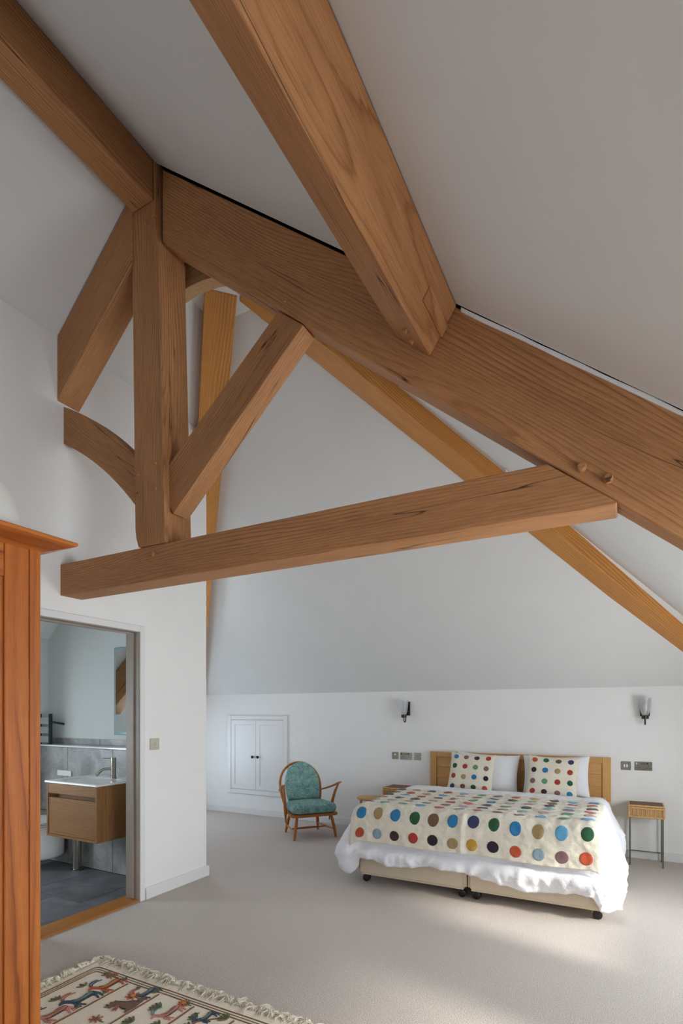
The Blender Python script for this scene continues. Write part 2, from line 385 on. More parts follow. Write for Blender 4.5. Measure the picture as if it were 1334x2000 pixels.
DX, DX2, DY0, DY1, DZ = .62, 2.40, .30, 2.05, 2.05     # added, unseen dormer bay on the right, there to let light in
grid_wall('wall_right', 'X', XR, XR+.1, [-2.6, DY0, DY1, 2.87, 4.45, YB+.05], [0, 0.62, 1.38, KZ+.08], {(1, 0), (1, 1), (1, 2), (3, 1)}, 'paint')
grid_wall('wall_added_dormer_end', 'X', DX2, DX2+.1, [DY0-.1, .40, 1.95, DY1+.1], [0, .12, 1.95, DZ+.1], {(1, 1)}, 'paint')
def cheek(name, ya, yb):
    struct(prism(name, [(XR+.1, 0), (DX2, 0), (DX2, DZ+.05), (DX, DZ+.05), (DX, zr(DX)), (XR, KZ-.03), (XR+.1, KZ-.03)], 'Y', ya, yb, 'paint'))
cheek('wall_added_dormer_near', DY0-.1, DY0); cheek('wall_added_dormer_far', DY1, DY1+.08)
struct(box('ceiling_added_dormer', DX-.1, DX2+.1, DY0-.1, DY1+.08, DZ+.05, DZ+.13, 'ceil'))
grid_wall('wall_front', 'Y', -2.6, -2.5, [XP, -2.2, 0.2, XR+.1], [0, 0.45, 2.45, 4.6], {(1, 1)}, 'paint')
V = []; F = []
cx_ = [RX, DX, XR+.09, XR+.1]; cy_ = [-2.55, DY0, DY1, 2.150]
nrm = Vector((.635, 0, .772))*.08
for up in (0, 1):
    for y in cy_:
        for x in cx_: V.append(Vector((x, y, zr(x) if x > RX else RZ))+nrm*up)
gi = lambda i, j, u: u*16+j*4+i
for j in range(3):
    for i in range(3):
        if (i, j) == (1, 1): continue
        for u in (0, 1): F.append((gi(i, j, u), gi(i+1, j, u), gi(i+1, j+1, u), gi(i, j+1, u)))
for (a_, b_) in (((1, 1), (2, 1)), ((2, 1), (2, 2)), ((2, 2), (1, 2)), ((1, 2), (1, 1))): F.append((gi(*a_, 0), gi(*b_, 0), gi(*b_, 1), gi(*a_, 1)))
for k in range(3):
    for (a_, b_) in (((k, 0), (k+1, 0)), ((k, 3), (k+1, 3)), ((0, k), (0, k+1)), ((3, k), (3, k+1))): F.append((gi(*a_, 0), gi(*b_, 0), gi(*b_, 1), gi(*a_, 1)))
struct(mk('ceiling_right', V, F, 'ceil'))
HX1 = -2.335+(4.46-KZ)/0.823
slab('ceiling_right_far', [(-2.08, 2.31, zrf(-2.08)), (-2.08, 3.053, zrf(-2.08)), (HX1, YB, KZ), (HX1, 2.31, KZ)], 'ceil')
slab('ceiling_left', [(RX, -2.55, zl(RX)), (RX, 2.28, zl(RX)), (-2.657, 3.019, 4.25), (-3.437, 3.765, zl(-3.437)), (-3.437, 3.477, zl(-3.437)), (XL, 3.477, KZ), (XL, -2.55, KZ)], 'ceil')
# the slope beyond the partition has an added, unseen rooflight opening (X -4.7..-3.9, Y 3.7..4.8)
def lp(x, y): return (x, y, zl(x))
V = [lp(-3.437, 3.477), lp(-3.437, 3.765), lp(XL, YB), lp(XL, 3.477), lp(-3.9, 3.75), lp(-3.9, 4.20), lp(-4.05, 4.345), lp(-4.55, 4.75), lp(-4.7, 4.75), lp(-4.7, 3.75)]
F = [(0, 1, 5, 4), (1, 2, 7, 6, 5), (2, 3, 9, 8, 7), (3, 0, 4, 9)]
struct(mk('ceiling_left_alcove', V, F, 'ceil', fixn=False))
slab('ceiling_hip', [(-2.657, 3.019, 4.25), (-2.043, 3.019, 4.25), (HX1, YB, KZ), (XL, YB, KZ)], 'ceil')
slab('ceiling_flat', [(-2.70, 2.31, 4.25), (-2.05, 2.31, 4.25), (-2.05, 3.04, 4.25), (-2.70, 3.04, 4.25)], 'ceil')
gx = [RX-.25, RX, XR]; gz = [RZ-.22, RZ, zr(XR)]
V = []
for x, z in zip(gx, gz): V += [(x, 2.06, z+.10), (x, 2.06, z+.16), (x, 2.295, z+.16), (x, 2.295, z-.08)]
struct(mk('ceiling_gap_backing', V, [(4*i+j, 4*i+j+1, 4*i+j+5, 4*i+j+4) for i in range(2) for j in range(3)], 'gap_shade', fixn=False))  # black sheet over the slot, painted-in dark above the rafter
# bathroom shell
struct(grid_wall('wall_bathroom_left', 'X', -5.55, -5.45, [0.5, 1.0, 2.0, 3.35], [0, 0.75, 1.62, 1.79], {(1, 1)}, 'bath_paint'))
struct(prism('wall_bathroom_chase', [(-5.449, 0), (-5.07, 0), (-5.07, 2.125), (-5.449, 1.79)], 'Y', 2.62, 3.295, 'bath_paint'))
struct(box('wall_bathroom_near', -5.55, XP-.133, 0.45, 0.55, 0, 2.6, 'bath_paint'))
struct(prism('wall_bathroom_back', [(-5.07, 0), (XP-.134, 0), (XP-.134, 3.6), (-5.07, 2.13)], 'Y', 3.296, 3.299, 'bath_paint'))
# baseboards
struct(prism('baseboard_left', [(XP, 0), (XP+.018, 0), (XP+.018, .072), (XP+.010, .084), (XP, .084)], 'Y', 2.815, 3.495, 'gloss', bevel=.001))
struct(box('baseboard_back', XL, XR, YB-.018, YB, 0, .08, 'gloss', bevel=.003))
struct(box('baseboard_right', XR-.018, XR, 2.3, YB-.02, 0, .08, 'gloss', bevel=.003))
# windows (frames around the openings in the right wall and bathroom, and the added dormer and gable ones)
def window(name, axis, p0, p1, a0, a1, z0, z1, nm):
    t = bpy.data.objects.new(name, None); COL.objects.link(t)
    t.matrix_basis = Matrix.Translation((p0, a0, z0) if axis == 'X' else (a0, p0, z0)); struct(t)
    def b(n, aa, ab, za, zb, q=0.0, mat='gloss'):
        if axis == 'X': box(n, p0+q, p1-q, aa, ab, za, zb, mat, t)
        else: box(n, aa, ab, p0+q, p1-q, za, zb, mat, t)
    b('frame_rail', a0, a1, z0, z0+.05); b('frame_rail', a0, a1, z1-.05, z1)
    b('frame_stile', a0, a0+.05, z0+.05, z1-.05); b('frame_stile', a1-.05, a1, z0+.05, z1-.05)
    for k in range(1, nm):
        c = a0+(a1-a0)*k/nm; b('mullion', c-.025, c+.025, z0+.05, z1-.05)
window('window_added_dormer', 'X', DX2+.01, DX2+.05, .40, 1.95, .12, 1.95, 2)  # frame of the added dormer opening
window('window_2', 'X', XR+.01, XR+.045, 2.87, 4.45, 0.62, 1.38, 1)
window('window_added_gable', 'Y', -2.55, -2.51, -2.2, 0.2, 0.45, 2.45, 3)  # frame of the added gable opening
window('window_5', 'X', XL-.06, XL-.02, 4.1, 5.3, .35, 1.35, 2)
window('window_4', 'X', -5.52, -5.48, 1.0, 2.0, 0.75, 1.62, 1)
# doorway to the bathroom: lining, stops, architrave
d = bpy.data.objects.new('door_1', None); COL.objects.link(d); d.matrix_basis = Matrix.Translation((XP, 2.38, 0)); struct(d)
Y0, Y1, ZD = 2.0, 2.758, 1.988
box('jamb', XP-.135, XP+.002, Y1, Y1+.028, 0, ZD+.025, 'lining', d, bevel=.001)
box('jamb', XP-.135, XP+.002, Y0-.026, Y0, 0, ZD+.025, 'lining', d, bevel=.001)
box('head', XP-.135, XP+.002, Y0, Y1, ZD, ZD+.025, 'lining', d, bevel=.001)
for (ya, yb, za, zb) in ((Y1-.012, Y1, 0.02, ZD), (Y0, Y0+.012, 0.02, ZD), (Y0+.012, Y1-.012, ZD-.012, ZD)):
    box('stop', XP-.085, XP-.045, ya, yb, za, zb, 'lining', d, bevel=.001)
AW = .045
box('architrave', XP+.001, XP+.016, Y1+.005, Y1+.005+AW, 0, ZD+.005+AW, 'gloss', d, bevel=.003)
box('architrave', XP+.001, XP+.016, Y0-.005-AW, Y0-.005, 0, ZD+.005+AW, 'gloss', d, bevel=.003)
box('architrave', XP+.001, XP+.016, Y0-.005, Y1+.005, ZD+.005, ZD+.005+AW, 'gloss', d, bevel=.003)
th = struct(box('trim_1', XP-.165, XP+.004, 1.978, 2.783, -.011, .013, 'thresh', None, GY, bevel=.003))

# bathroom tiles: floor, boxed-in wall below the ledge, upstand
YW = 3.146
xs = [-5.07, -4.745, -4.145, -3.545, -3.345]
for r, (ya, yb) in enumerate(((0.74, 1.34), (1.34, 1.94), (1.94, 2.54), (2.54, 3.14))):
    off = 0.0 if r % 2 else 0.3
    for xa in [-5.345+off+.6*k for k in range(-1, 5)]:
        a, b = max(xa, -5.45), min(xa+.6, XP-.165)
        if b-a > .03: box('floor_tile', a+.0025, b-.0025, ya+.0025, yb-.0025, -.012, 0, 'ftile', bf)
wb = struct(box('wall_bathroom_boxing', -5.07, XP-.14, YW+.010, 3.296, 0, 1.078, 'wgrout'))
xb = -3.349
for xa, xc in ((-5.07, -4.564), (-4.564, -3.949), (-3.949, -3.345)):
    for za, zc in ((0, 0.47), (0.47, 1.075)):
        box('wall_tile', xa+.003, xc-.003, YW, YW+.010, za+.003, zc-.003, 'wtile', wb)
for xa, xc in ((-5.07, -4.88), (-4.88, -4.30), (-4.30, -3.70), (-3.70, -3.345)):
    box('upstand_tile', xa+.003, xc-.003, 3.286, 3.296, 1.094, 1.150, 'wtile', wb)
struct(box('trim_2', -5.07, XP-.14, YW-.012, 3.288, 1.076, 1.092, 'ceramic', None, None, .003))

# ------------------------------------------------------------------ timber roof frame
YT0, YT1 = 2.143, 2.297        # tie beam faces
tr = thing('roof_truss', 'oak king post truss with tie beam, struts and rafters crossing the room', 'truss', (-1.6, 2.22, 2.14))
# right principal rafter
def rl(x): return 4.034-0.829*(x+2.295)     # soffit line
def ru(x): return 4.443-0.820*(x+2.292)     # top line
xe = XR+.02
rr = prism('principal_rafter', [(-2.30, rl(-2.30)), (-2.30, ru(-2.30)), (xe, ru(xe)), (xe, rl(xe))], 'Y', 2.160, 2.285, 'oak', tr, (2.26, 0, -1.87), .004)
# left principal rafter, running on into the bathroom
def ll(x): return 3.373+0.885*(x-XP)
def lu(x): return 3.772+0.885*(x-XP)
lr = prism('principal_rafter', [(-2.50, ll(-2.50)), (-5.44, ll(-5.44)), (-5.44, lu(-5.44)), (-2.50, lu(-2.50))], 'Y', 2.122, 2.275, 'oak', tr, (.75, 0, .66), .004)
tb = prism('tie_beam', [(-3.30, 2.143), (-0.034, 2.143), (-0.030, 2.152), (-0.268, 2.340), (-3.30, 2.340)], 'Y', YT0, YT1, 'oak', tr, GX, .003)
# king post, slightly tapering and leaning, chamfered foot
kp = [(-2.476+.018, 2.341), (-2.250, 2.341), (-2.250, 2.40), (-2.293, 3.78), (-2.297, 4.02), (-2.318, 4.10), (-2.330, 4.50), (-2.36, 4.50), (-2.50, 4.36), (-2.507, 3.86), (-2.484, 2.44), (-2.476, 2.39)]
king = prism('king_post', kp, 'Y', 2.130, 2.335, 'oak', tr, GZ, .003)
# right strut
def strut(n, a, b, wdt, y0, y1, mat='oak'):
    a = Vector((a[0], 0, a[1])); b = Vector((b[0], 0, b[1])); u = (b-a).normalized(); nn = Vector((u.z, 0, -u.x))
    return u, nn
prism('strut', [(-1.521, 3.385), (-1.375, 3.266), (-2.228, 2.505), (-2.262, 2.560), (-2.262, 2.79)], 'Y', 2.172, 2.285, 'oak', tr, (.85, 0, .75), .003)
# curved brace between the wall and the post
def arc(p0, p1, sag, n=10):
    p0 = Vector(p0); p1 = Vector(p1); u = (p1-p0); nn = Vector((-u.y, u.x)).normalized()
    return [tuple(p0+u*(k/n)+nn*sag*4*(k/n)*(1-k/n)) for k in range(n+1)]
top = arc((-3.20, 3.366), (-2.49, 2.855), .042); bot = arc((-2.49, 2.565), (-3.20, 3.130), -.046)
prism('curved_brace', top+bot, 'Y', 2.165, 2.245, 'oak', tr, (.71, 0, -.53), .002)
cb = arc((-2.56, 3.93), (-1.98, 3.90), .055)
prism('curved_collar', cb+[(-1.98, 4.248), (-2.56, 4.248)], 'Y', 2.40, 2.48, 'oak2', tr, GX, .002)
def peg(parent, x, z, y, r=.012, h=.012):
    lathe('peg', [(r*1.05, .01), (r, -h*.7), (r*.75, -h)], (x, y, z), 'oak', parent, 10, axis='Y')
for x, z in ((-0.148, 2.305), (-0.060, 2.245)): peg(tr, x, z, 2.160, .017, .022)
for x, z in ((-2.455, 2.64), (-2.455, 2.76), (-2.32, 2.65), (-2.32, 2.79), (-2.40, 4.16), (-2.33, 4.18)): peg(tr, x, z, 2.130, .013, .010)
peg(tr, -2.355, 2.290, YT0, .016, .016); peg(tr, -1.47, 3.41, 2.160, .012, .008)
# plaster lip left on the rafter's upper edge
lip = []
for k in range(24):
    x = -0.60+k*(xe+.60)/23; lip.append((x, ru(x)+.004+.004*noise.noise((x*9, 0, 0))))
lo = [(x, ru(x)-.014-.004*noise.noise((x*7, 3, 0))) for x, _ in reversed(lip)]
struct(prism('trim_3', lip+lo, 'Y', 2.1545, 2.161, 'paint'))

# ridge beam and purlin of the near bay
rb = box('ridge_beam', -2.497, -2.337, -2.48, 2.128, 4.263, 4.488, 'oak', None, GY, .004)
tag(rb, 'long oak ridge beam running from the top left corner to the king post', 'beam')
pa, pb, pc = Vector((-0.890, 3.039)), Vector((-0.732, 2.902)), Vector((-0.622, 3.068))
e = (pc-pb)*1.04
pu = thing('purlin', 'thick oak purlin crossing the top of the picture down to the right rafter', 'beam', (-0.75, 0, 2.902))
prism('timber', [tuple(pa), tuple(pb), tuple(pb+e), tuple(pa+e)], 'Y', -2.48, 2.158, 'oak', pu, GY, .004)
q0 = pb+(pc-pb)*.40; q1 = pb+(pc-pb)*.66; nn = Vector((q1-q0)).normalized(); nn = Vector((nn.y, -nn.x))
prism('haunch_block', [tuple(q0-nn*.002), tuple(q1-nn*.002), tuple(q1+nn*.010), tuple(q0+nn*.010)], 'Y', 1.93, 2.157, 'oak', pu, GY, .002)
for tt, yy in ((.62, 2.03), (.62, 2.10)):
    c = pa+(pb-pa)*tt; m = Vector((-(pb-pa).y, (pb-pa).x)).normalized()
    m = -m if m.y > 0 else m
    V = [];
    tube('peg', [(c.x-m.x*.01, yy, c.y-m.y*.01), (c.x+m.x*.014, yy, c.y+m.y*.014)], .012, 'oak', pu, 8)

# hip rafters of the far bay
def hip(name, label, P0, P1, nvec, w0, w1, hgt, grp):
    P0 = Vector(P0); P1 = Vector(P1); nvec = Vector(nvec).normalized()
    V = []
    for p in (P0, P1):
        for a, z in ((w0, 0), (w1, 0), (w1, hgt), (w0, hgt)): V.append(p+nvec*a+Vector((0, 0, z)))
    o = mk(name, V, [(0, 1, 2, 3), (4, 5, 6, 7), (0, 1, 5, 4), (1, 2, 6, 5), (2, 3, 7, 6), (3, 0, 4, 7)], 'hip', None, frame(P1-P0), bevel=.003)
    return tag(o, label, 'beam', grp)
dL = Vector((-1.136, 1.087, -1)); PL = Vector((-2.657, 3.018, 4.25-.213))
hip('hip_rafter', 'orange oak hip rafter dropping behind the white partition wall', PL-dL*.205, PL+dL*2.45, (.691, .7225, 0), -.107, .107, .30, 'hip rafters')
ca, sa_ = math.cos(math.radians(44)), math.sin(math.radians(44)); nR = Vector((sa_, -ca, 0)); Q = Vector((-2.043, 3.019, 0))+nR*.06
def hz(s): return 4.434-.602*s
s0 = .628-.30; s1 = .628+3.92
hp = lambda s: Vector((Q.x+ca*(s-.628), Q.y+sa_*(s-.628), hz(s)))
hip('hip_rafter', 'orange oak hip rafter running down to the right beyond the tie beam', hp(s0), hp(s1), nR, -.2, 0, .17, 'hip rafters')
# round recessed light in the far slope
sp = thing('recessed_downlight', 'small round recessed light in the slope just above the tie beam', 'light', (-.62, 4.2, zrf(-.62)))
fr_ = Matrix.Translation((-.755, 4.02, zrf(-.755)-.002)) @ Vector((-.635, 0, -.772)).to_track_quat('Z', 'Y').to_matrix().to_4x4()
lathe('trim_ring', [(.045, -.004), (.045, .004), (.036, .006), (.030, .001), (.030, -.004)], (0, 0, 0), 'gloss', sp, 24, base=fr_)
lathe('lens', [(.030, -.003), (.030, 0), (0.0001, .0005)], (0, 0, 0), 'frost', sp, 20, base=fr_)

# ------------------------------------------------------------------ bed
BX0, BX1, BY0 = -1.985, -0.125, 3.885
ZT = .632; RR = .10
def nz(x, y, z=0.0): return noise.noise((x, y, z))
def topz(x, y):
    z = ZT+.014*nz(x*3.1, y*3.1, 1)+.010*nz(x*7, y*8, 2)
    z -= .016*abs(nz(x*7+1.2*nz(x*3, y*3), y*9, 5))*min(1, max(0, (y-4.7)/.15))
    return z+.022*math.exp(-((y-5.0)/.25)**2)-(.05*((y-5.22)/.14)**2 if y > 5.22 else 0)
def smst(t): t = max(0.0, min(1.0, t)); return t*t*(3-2*t)
def skirt_pt(bx, by, ux, uy, per, h, H):
    """point on the hanging part: base (bx,by) on the core edge, outward (ux,uy), arc length h of H"""
    lim = RR*PI/2; z0 = topz(bx, by)
    if h < lim:
        a = h/RR; return Vector((bx+ux*RR*math.sin(a), by+uy*RR*math.sin(a), z0-RR+RR*math.cos(a)))
    hang = h-lim; L = H-lim; q = hang/L
    left = max(0, -ux)**2; right = max(0, ux)**2; foot = uy*uy
    b_ = .15*left+.08*right
    out = RR+b_*math.sin(PI*.80*q)+foot*.050*smst((hang-.20)/.05)*(1-.7*smst((hang-.26)/.12))
    ramp = smst((hang-.20)/.10)*foot+smst(hang/.22)*(1-foot)
    cr = 1-2.2*abs(nz(per*6+2.0*hang*(1 if ux < .5 else -1), hang*3.5, 21))
    c2 = 1-2.2*abs(nz(per*11-3*hang, hang*6, 31))
    out += ramp*(.020*math.sin(per*13+1.5*nz(per*2, 0, 3))+.022*nz(per*5, hang*2.5, 3)+.030*cr*abs(cr)+.014*c2*abs(c2)-.012)
    dn = hang*(1-.10*b_)
    z = z0-RR-dn+ramp*.015*nz(per*6, hang*9, 11)
    return Vector((bx+ux*out, by+uy*out, max(z, .012)))
def build_duvet():
    cx0, cx1, cy0, yh = BX0+RR, BX1-RR, BY0+RR, 5.36
    nx_, ny_ = 96, 76
    V = []; F = []
    for j in range(ny_+1):
        for i in range(nx_+1):
            x = cx0+(cx1-cx0)*i/nx_; y = cy0+(yh-cy0)*j/ny_; V.append(Vector((x, y, topz(x, y))))
    w_ = nx_+1
    for j in range(ny_):
        for i in range(nx_): F.append((j*w_+i, j*w_+i+1, (j+1)*w_+i+1, (j+1)*w_+i))
    st_ = []; per = 0.0
    NC = 16
    for j in range(ny_, -1, -1): st_.append((cx0, cy0+(yh-cy0)*j/ny_, -1, 0))
    for k in range(1, NC): a = PI/2*k/NC; st_.append((cx0, cy0, -math.cos(a), -math.sin(a)))
    for i in range(nx_+1): st_.append((cx0+(cx1-cx0)*i/nx_, cy0, 0, -1))
    for k in range(1, NC): a = PI/2*k/NC; st_.append((cx1, cy0, math.sin(a), -math.cos(a)))
    for j in range(ny_+1): st_.append((cx1, cy0+(yh-cy0)*j/ny_, 1, 0))
    base = len(V); NH = 34; prev = None
    for (bx, by, ux, uy) in st_:
        if prev: per += math.hypot(bx-prev[0], by-prev[1])+.30*math.hypot(ux-prev[2], uy-prev[3])
        prev = (bx, by, ux, uy)
        left = max(0, -ux)**2; right = max(0, ux)**2; foot = uy*uy
        t = (bx-cx0)/(cx1-cx0)
        hl = .405-.10*smst((by-4.2)/.9); hr = .45-.05*smst((by-4.4)/.8); hf = .315+.05*smst((t-.35)/.6)+.018*math.sin(bx*7)
        corner = 4*foot*(left+right)
        H = RR*PI/2+left*hl+right*hr+foot*hf+corner*(.095 if ux < 0 else .060)+.015*nz(per*3, 7, 2)
        for k in range(NH+1): V.append(skirt_pt(bx, by, ux, uy, per, H*k/NH, H))
    n = len(st_)
    for a in range(n-1):
        for k in range(NH): F.append((base+a*(NH+1)+k, base+a*(NH+1)+k+1, base+(a+1)*(NH+1)+k+1, base+(a+1)*(NH+1)+k))
    o = mk('duvet', V, F, 'linen', None, None, True, fixn=False)
    bm = bmesh.new(); bm.from_mesh(o.data); bmesh.ops.remove_doubles(bm, verts=bm.verts, dist=.0004); bmesh.ops.recalc_face_normals(bm, faces=bm.faces); bm.to_mesh(o.data); bm.free()
    o.data.polygons.foreach_set('use_smooth', [True]*len(o.data.polygons))
    md = o.modifiers.new('thickness', 'SOLIDIFY'); md.thickness = .010; md.offset = 0
    return o
bed_label = 'bed of two divans pushed together with twin wooden headboards and white duvet'
bed = thing('double_bed', bed_label, 'bed', (-1.05, 4.85, 0))
for (xa, xc) in ((-1.965, -1.062), (-1.052, -.135)):
    box('divan_base', xa, xc, 3.945, 5.79, .062, .36, 'divan', bed, bevel=.025, seg=3)
    box('mattress', xa+.005, xc-.005, 3.96, 5.78, .36, .575, 'cream_sheet', bed, bevel=.04, seg=3)
    for cx in (xa+.06, xc-.04):
        for cy in (4.0, 5.70):
            c = tube('caster', [(cx, cy-.022, .03), (cx, cy-.017, .03), (cx, cy+.017, .03), (cx, cy+.022, .03)], [.022, .030, .030, .022], 'blackpl', bed, 18)
            lathe('stem', [(.010, .055), (.014, .064)], (cx, cy, 0), 'blackpl', c, 8)
for (xa, xc) in ((-1.968, -1.072), (-1.062, -.138)):
    F0 = .075; z0, z1 = .30, .956
    hb = box('headboard', xa+F0, xc-F0, 5.815, 5.838, z0, z1-F0, 'beech', bed, GX)
    for (a, b_, za, zb, g) in ((xa, xa+F0, z0, z1, GZ), (xc-F0, xc, z0, z1, GZ)):
        box('headboard_stile', a, b_, 5.795, 5.842, za, zb, 'beech', hb, g, .003)
    box('headboard_rail', xa+F0, xc-F0, 5.797, 5.842, z1-F0*.75, z1, 'beech', hb, GX, .003)
    for k in range(5):
        box('plank', xa+F0+.002, xc-F0-.002, 5.808, 5.816, z0+k*.122+.001, z0+(k+1)*.122-.001 if k < 4 else z1-F0*.75, 'beech', hb, GX, .0015)

def grid(name, f, us, vs2, mat, parent=None, thick=0.0, smooth=True, closed=False):
    nu, nv = len(us), len(vs2); V = [f(u, v) for v in vs2 for u in us]; F = []
    for j in range(nv-1):
        for i in range(nu-1): F.append((j*nu+i, j*nu+i+1, (j+1)*nu+i+1, (j+1)*nu+i))
    o = mk(name, V, F, mat, parent, None, smooth, fixn=False)
    if thick:
        md = o.modifiers.new('thickness', 'SOLIDIFY'); md.thickness = thick; md.offset = -1
    return o
def lin(a, b, n): return [a+(b-a)*k/(n-1) for k in range(n)]
dv = build_duvet()
tag(dv, 'white crumpled duvet hanging over the sides and foot of the bed', 'duvet')

def lump(s, r): return .0065*nz(s*15, r*15, 4)+.0035*nz(s*31, r*31, 6)
def blk0(s, r):
    cy = max(r, BY0+RR); dy = cy-r; lim = RR*PI/2; Re = RR+.026
    dx = max(0, BX0+RR-s, s-(BX1-RR)); z0 = ZT+.012*nz(s*2.2, max(r, 3.9)*2.2, 1)-dx*dx/(2*RR)*.9
    if dy < lim:
        a = dy/RR; out = Re*math.sin(a); z = z0-RR+Re*math.cos(a)
    else: out = Re+(dy-lim)*.10; z = z0-RR-(dy-lim)
    return Vector((s, cy-out, z+.012*math.exp(-((r-5.0)/.25)**2)))
def blk(s, r):
    p = blk0(s, r); q = blk0(s+.004, r); t = blk0(s, r+.004)
    n = (q-p).cross(t-p).normalized(); fold = 0.0
    if r < BY0+.05: fold = .012*math.exp(-((s+1.07)/.025)**2)+.006*nz(s*9, 2, 4)*smst((BY0-r)/.2)
    return p+n*(lump(s, r)+fold)
bl = grid('blanket', blk, lin(-1.985, -.155, 190), lin(3.655, 4.835, 130), 'wool', None, .008)
tag(bl, 'cream wool blanket with rows of coloured spots laid across the foot of the bed', 'blanket')
C_ = dict(o=(190, 82, 50), r=(172, 58, 44), g=(36, 88, 56), G=(96, 150, 112), b=(44, 122, 172), l=(96, 164, 200), t=(168, 142, 96), w=(112, 82, 56), k=(38, 34, 42), n=(52, 54, 98), m=(66, 46, 48), u=(134, 100, 104), s=(138, 160, 170), y=(202, 154, 66), p=(190, 148, 160), a=(128, 184, 172))
ROWS = ['osmrktykosuo', 'btbgwbngbtlg', 'ulGlosowulGl', 'aptGupntapGp', 'ogkpromGkauo', 'glrwuGbpoklm', 'wotlpungawro', 'ntgrlGuoyklb']
def dot_patch(name, fn, cu, cv, ru_, rv_, mat, parent, n=18, lift=.0022):
    V = []; F = []; rings = (0, .4, .72, .93, 1.0)
    for ri, q in enumerate(rings):
        for k in range(1 if ri == 0 else n):
            a = 2*PI*k/n
            V.append(fn(cu+ru_*q*math.cos(a), cv+rv_*q*math.sin(a), lift if q < .95 else .0002))
    for k in range(n): F.append((0, 1+k, 1+(k+1) % n))
    for ri in range(1, len(rings)-1):
        o0 = 1+(ri-1)*n; o1 = 1+ri*n
        for k in range(n): F.append((o0+k, o1+k, o1+(k+1) % n, o0+(k+1) % n))
    return mk(name, V, F, mat, parent, None, True, fixn=False)
def blf(s, r, lift):
    p = blk(s, r); q = blk(s+.004, r); t = blk(s, r+.004); n = (q-p).cross(t-p).normalized()
    return p+n*(lift+.0008)
for j, row in enumerate(ROWS):
    for i, c in enumerate(row):
        jx, jy = random.uniform(-.006, .006), random.uniform(-.005, .005)
        dot_patch('spot', blf, -1.895+i*.151+jx, 3.728+j*.147+jy, .041*random.uniform(.95, 1.06), .041*random.uniform(.95, 1.06), felt(C_[c]), bl)

# pillows and cushions
def pillow_fn(w_, h_, t_, M4, seed, sag=.012):
    def f(u, v, side, lift=0.0):   # u,v in -1..1
        au, av = abs(u), abs(v)
        th_ = t_*max(0.0, (1-au**2.6))**.5*max(0.0, (1-av**2.6))**.5
        th_ *= 1+.16*nz(u*1.7, v*1.7, seed)
        pinch = 1-.095*(1-au*au)*av**2
        pin2 = 1-.055*(1-av*av)*au**2
        x = u*w_/2*pin2; z = v*h_/2*pinch
        y = -side*(th_+.004*nz(u*6, v*6, seed+3)*(1-au**4)*(1-av**4)+lift)
        return M4 @ Vector((x, y, z))
    return f
def pillow(name, w_, h_, t_, M4, mat, seed, label, cat, grp):
    f = pillow_fn(w_, h_, t_, M4, seed); N = 30; V = []; F = []
    g = [math.sin(PI/2*x) for x in lin(-1, 1, N)]
    for side in (1, -1):
        for v in g:
            for u in g: V.append(f(u, v, side))
    for sd in range(2):
        b_ = sd*N*N
        for j in range(N-1):
            for i in range(N-1): F.append((b_+j*N+i, b_+j*N+i+1, b_+(j+1)*N+i+1, b_+(j+1)*N+i))
    o = mk(name, V, F, mat, None, None, True, fixn=False)
    bm = bmesh.new(); bm.from_mesh(o.data); bmesh.ops.remove_doubles(bm, verts=bm.verts, dist=.0012); bmesh.ops.recalc_face_normals(bm, faces=bm.faces); bm.to_mesh(o.data); bm.free()
    o.data.polygons.foreach_set('use_smooth', [True]*len(o.data.polygons))
    tag(o, label, cat, grp); return o, f
def lean(x, y, z, tilt, yaw, roll=0.0):
    return Matrix.Translation((x, y, z)) @ Matrix.Rotation(math.radians(yaw), 4, 'Z') @ Matrix.Rotation(math.radians(-tilt), 4, 'X') @ Matrix.Rotation(math.radians(roll), 4, 'Y')
pillow('pillow', .66, .40, .075, lean(-1.305, 5.665, .770, 13, 0, 2), M['linen'], 1, 'white pillow propped behind the left spotted cushion', 'pillow', 'white pillows')
pillow('pillow', .62, .40, .075, lean(-.625, 5.665, .770, 13, 0, -1), M['linen'], 2, 'white pillow propped behind the right spotted cushion', 'pillow', 'white pillows')
CUS = (('left', -1.425, 0.0, 3, ['bumr', 'grGu', 'rtbk', 'nwgo'], 'cream cushion with coloured spots on the left headboard'),
       ('right', -.640, 2.0, 4, ['ogwn', 'kbtr', 'uGrg', 'rmub'], 'cream cushion with coloured spots on the right headboard'))
for _, x, yaw, seed, rows, lab in CUS:
    cu, f = pillow('cushion', .47, .425, .065, lean(x, 5.500, .768, 17, yaw, 2.5), M['cushion'], seed, lab, 'cushion', 'spotted cushions')
    for j, row in enumerate(rows):
        for i, c in enumerate(row):
            dot_patch('spot', lambda u, v, l: f(u, v, 1, l+.0012), -.72+i*.48+random.uniform(-.02, .02), .76-j*.5+random.uniform(-.02, .02), .115, .125, felt(C_[c]), cu, 16)

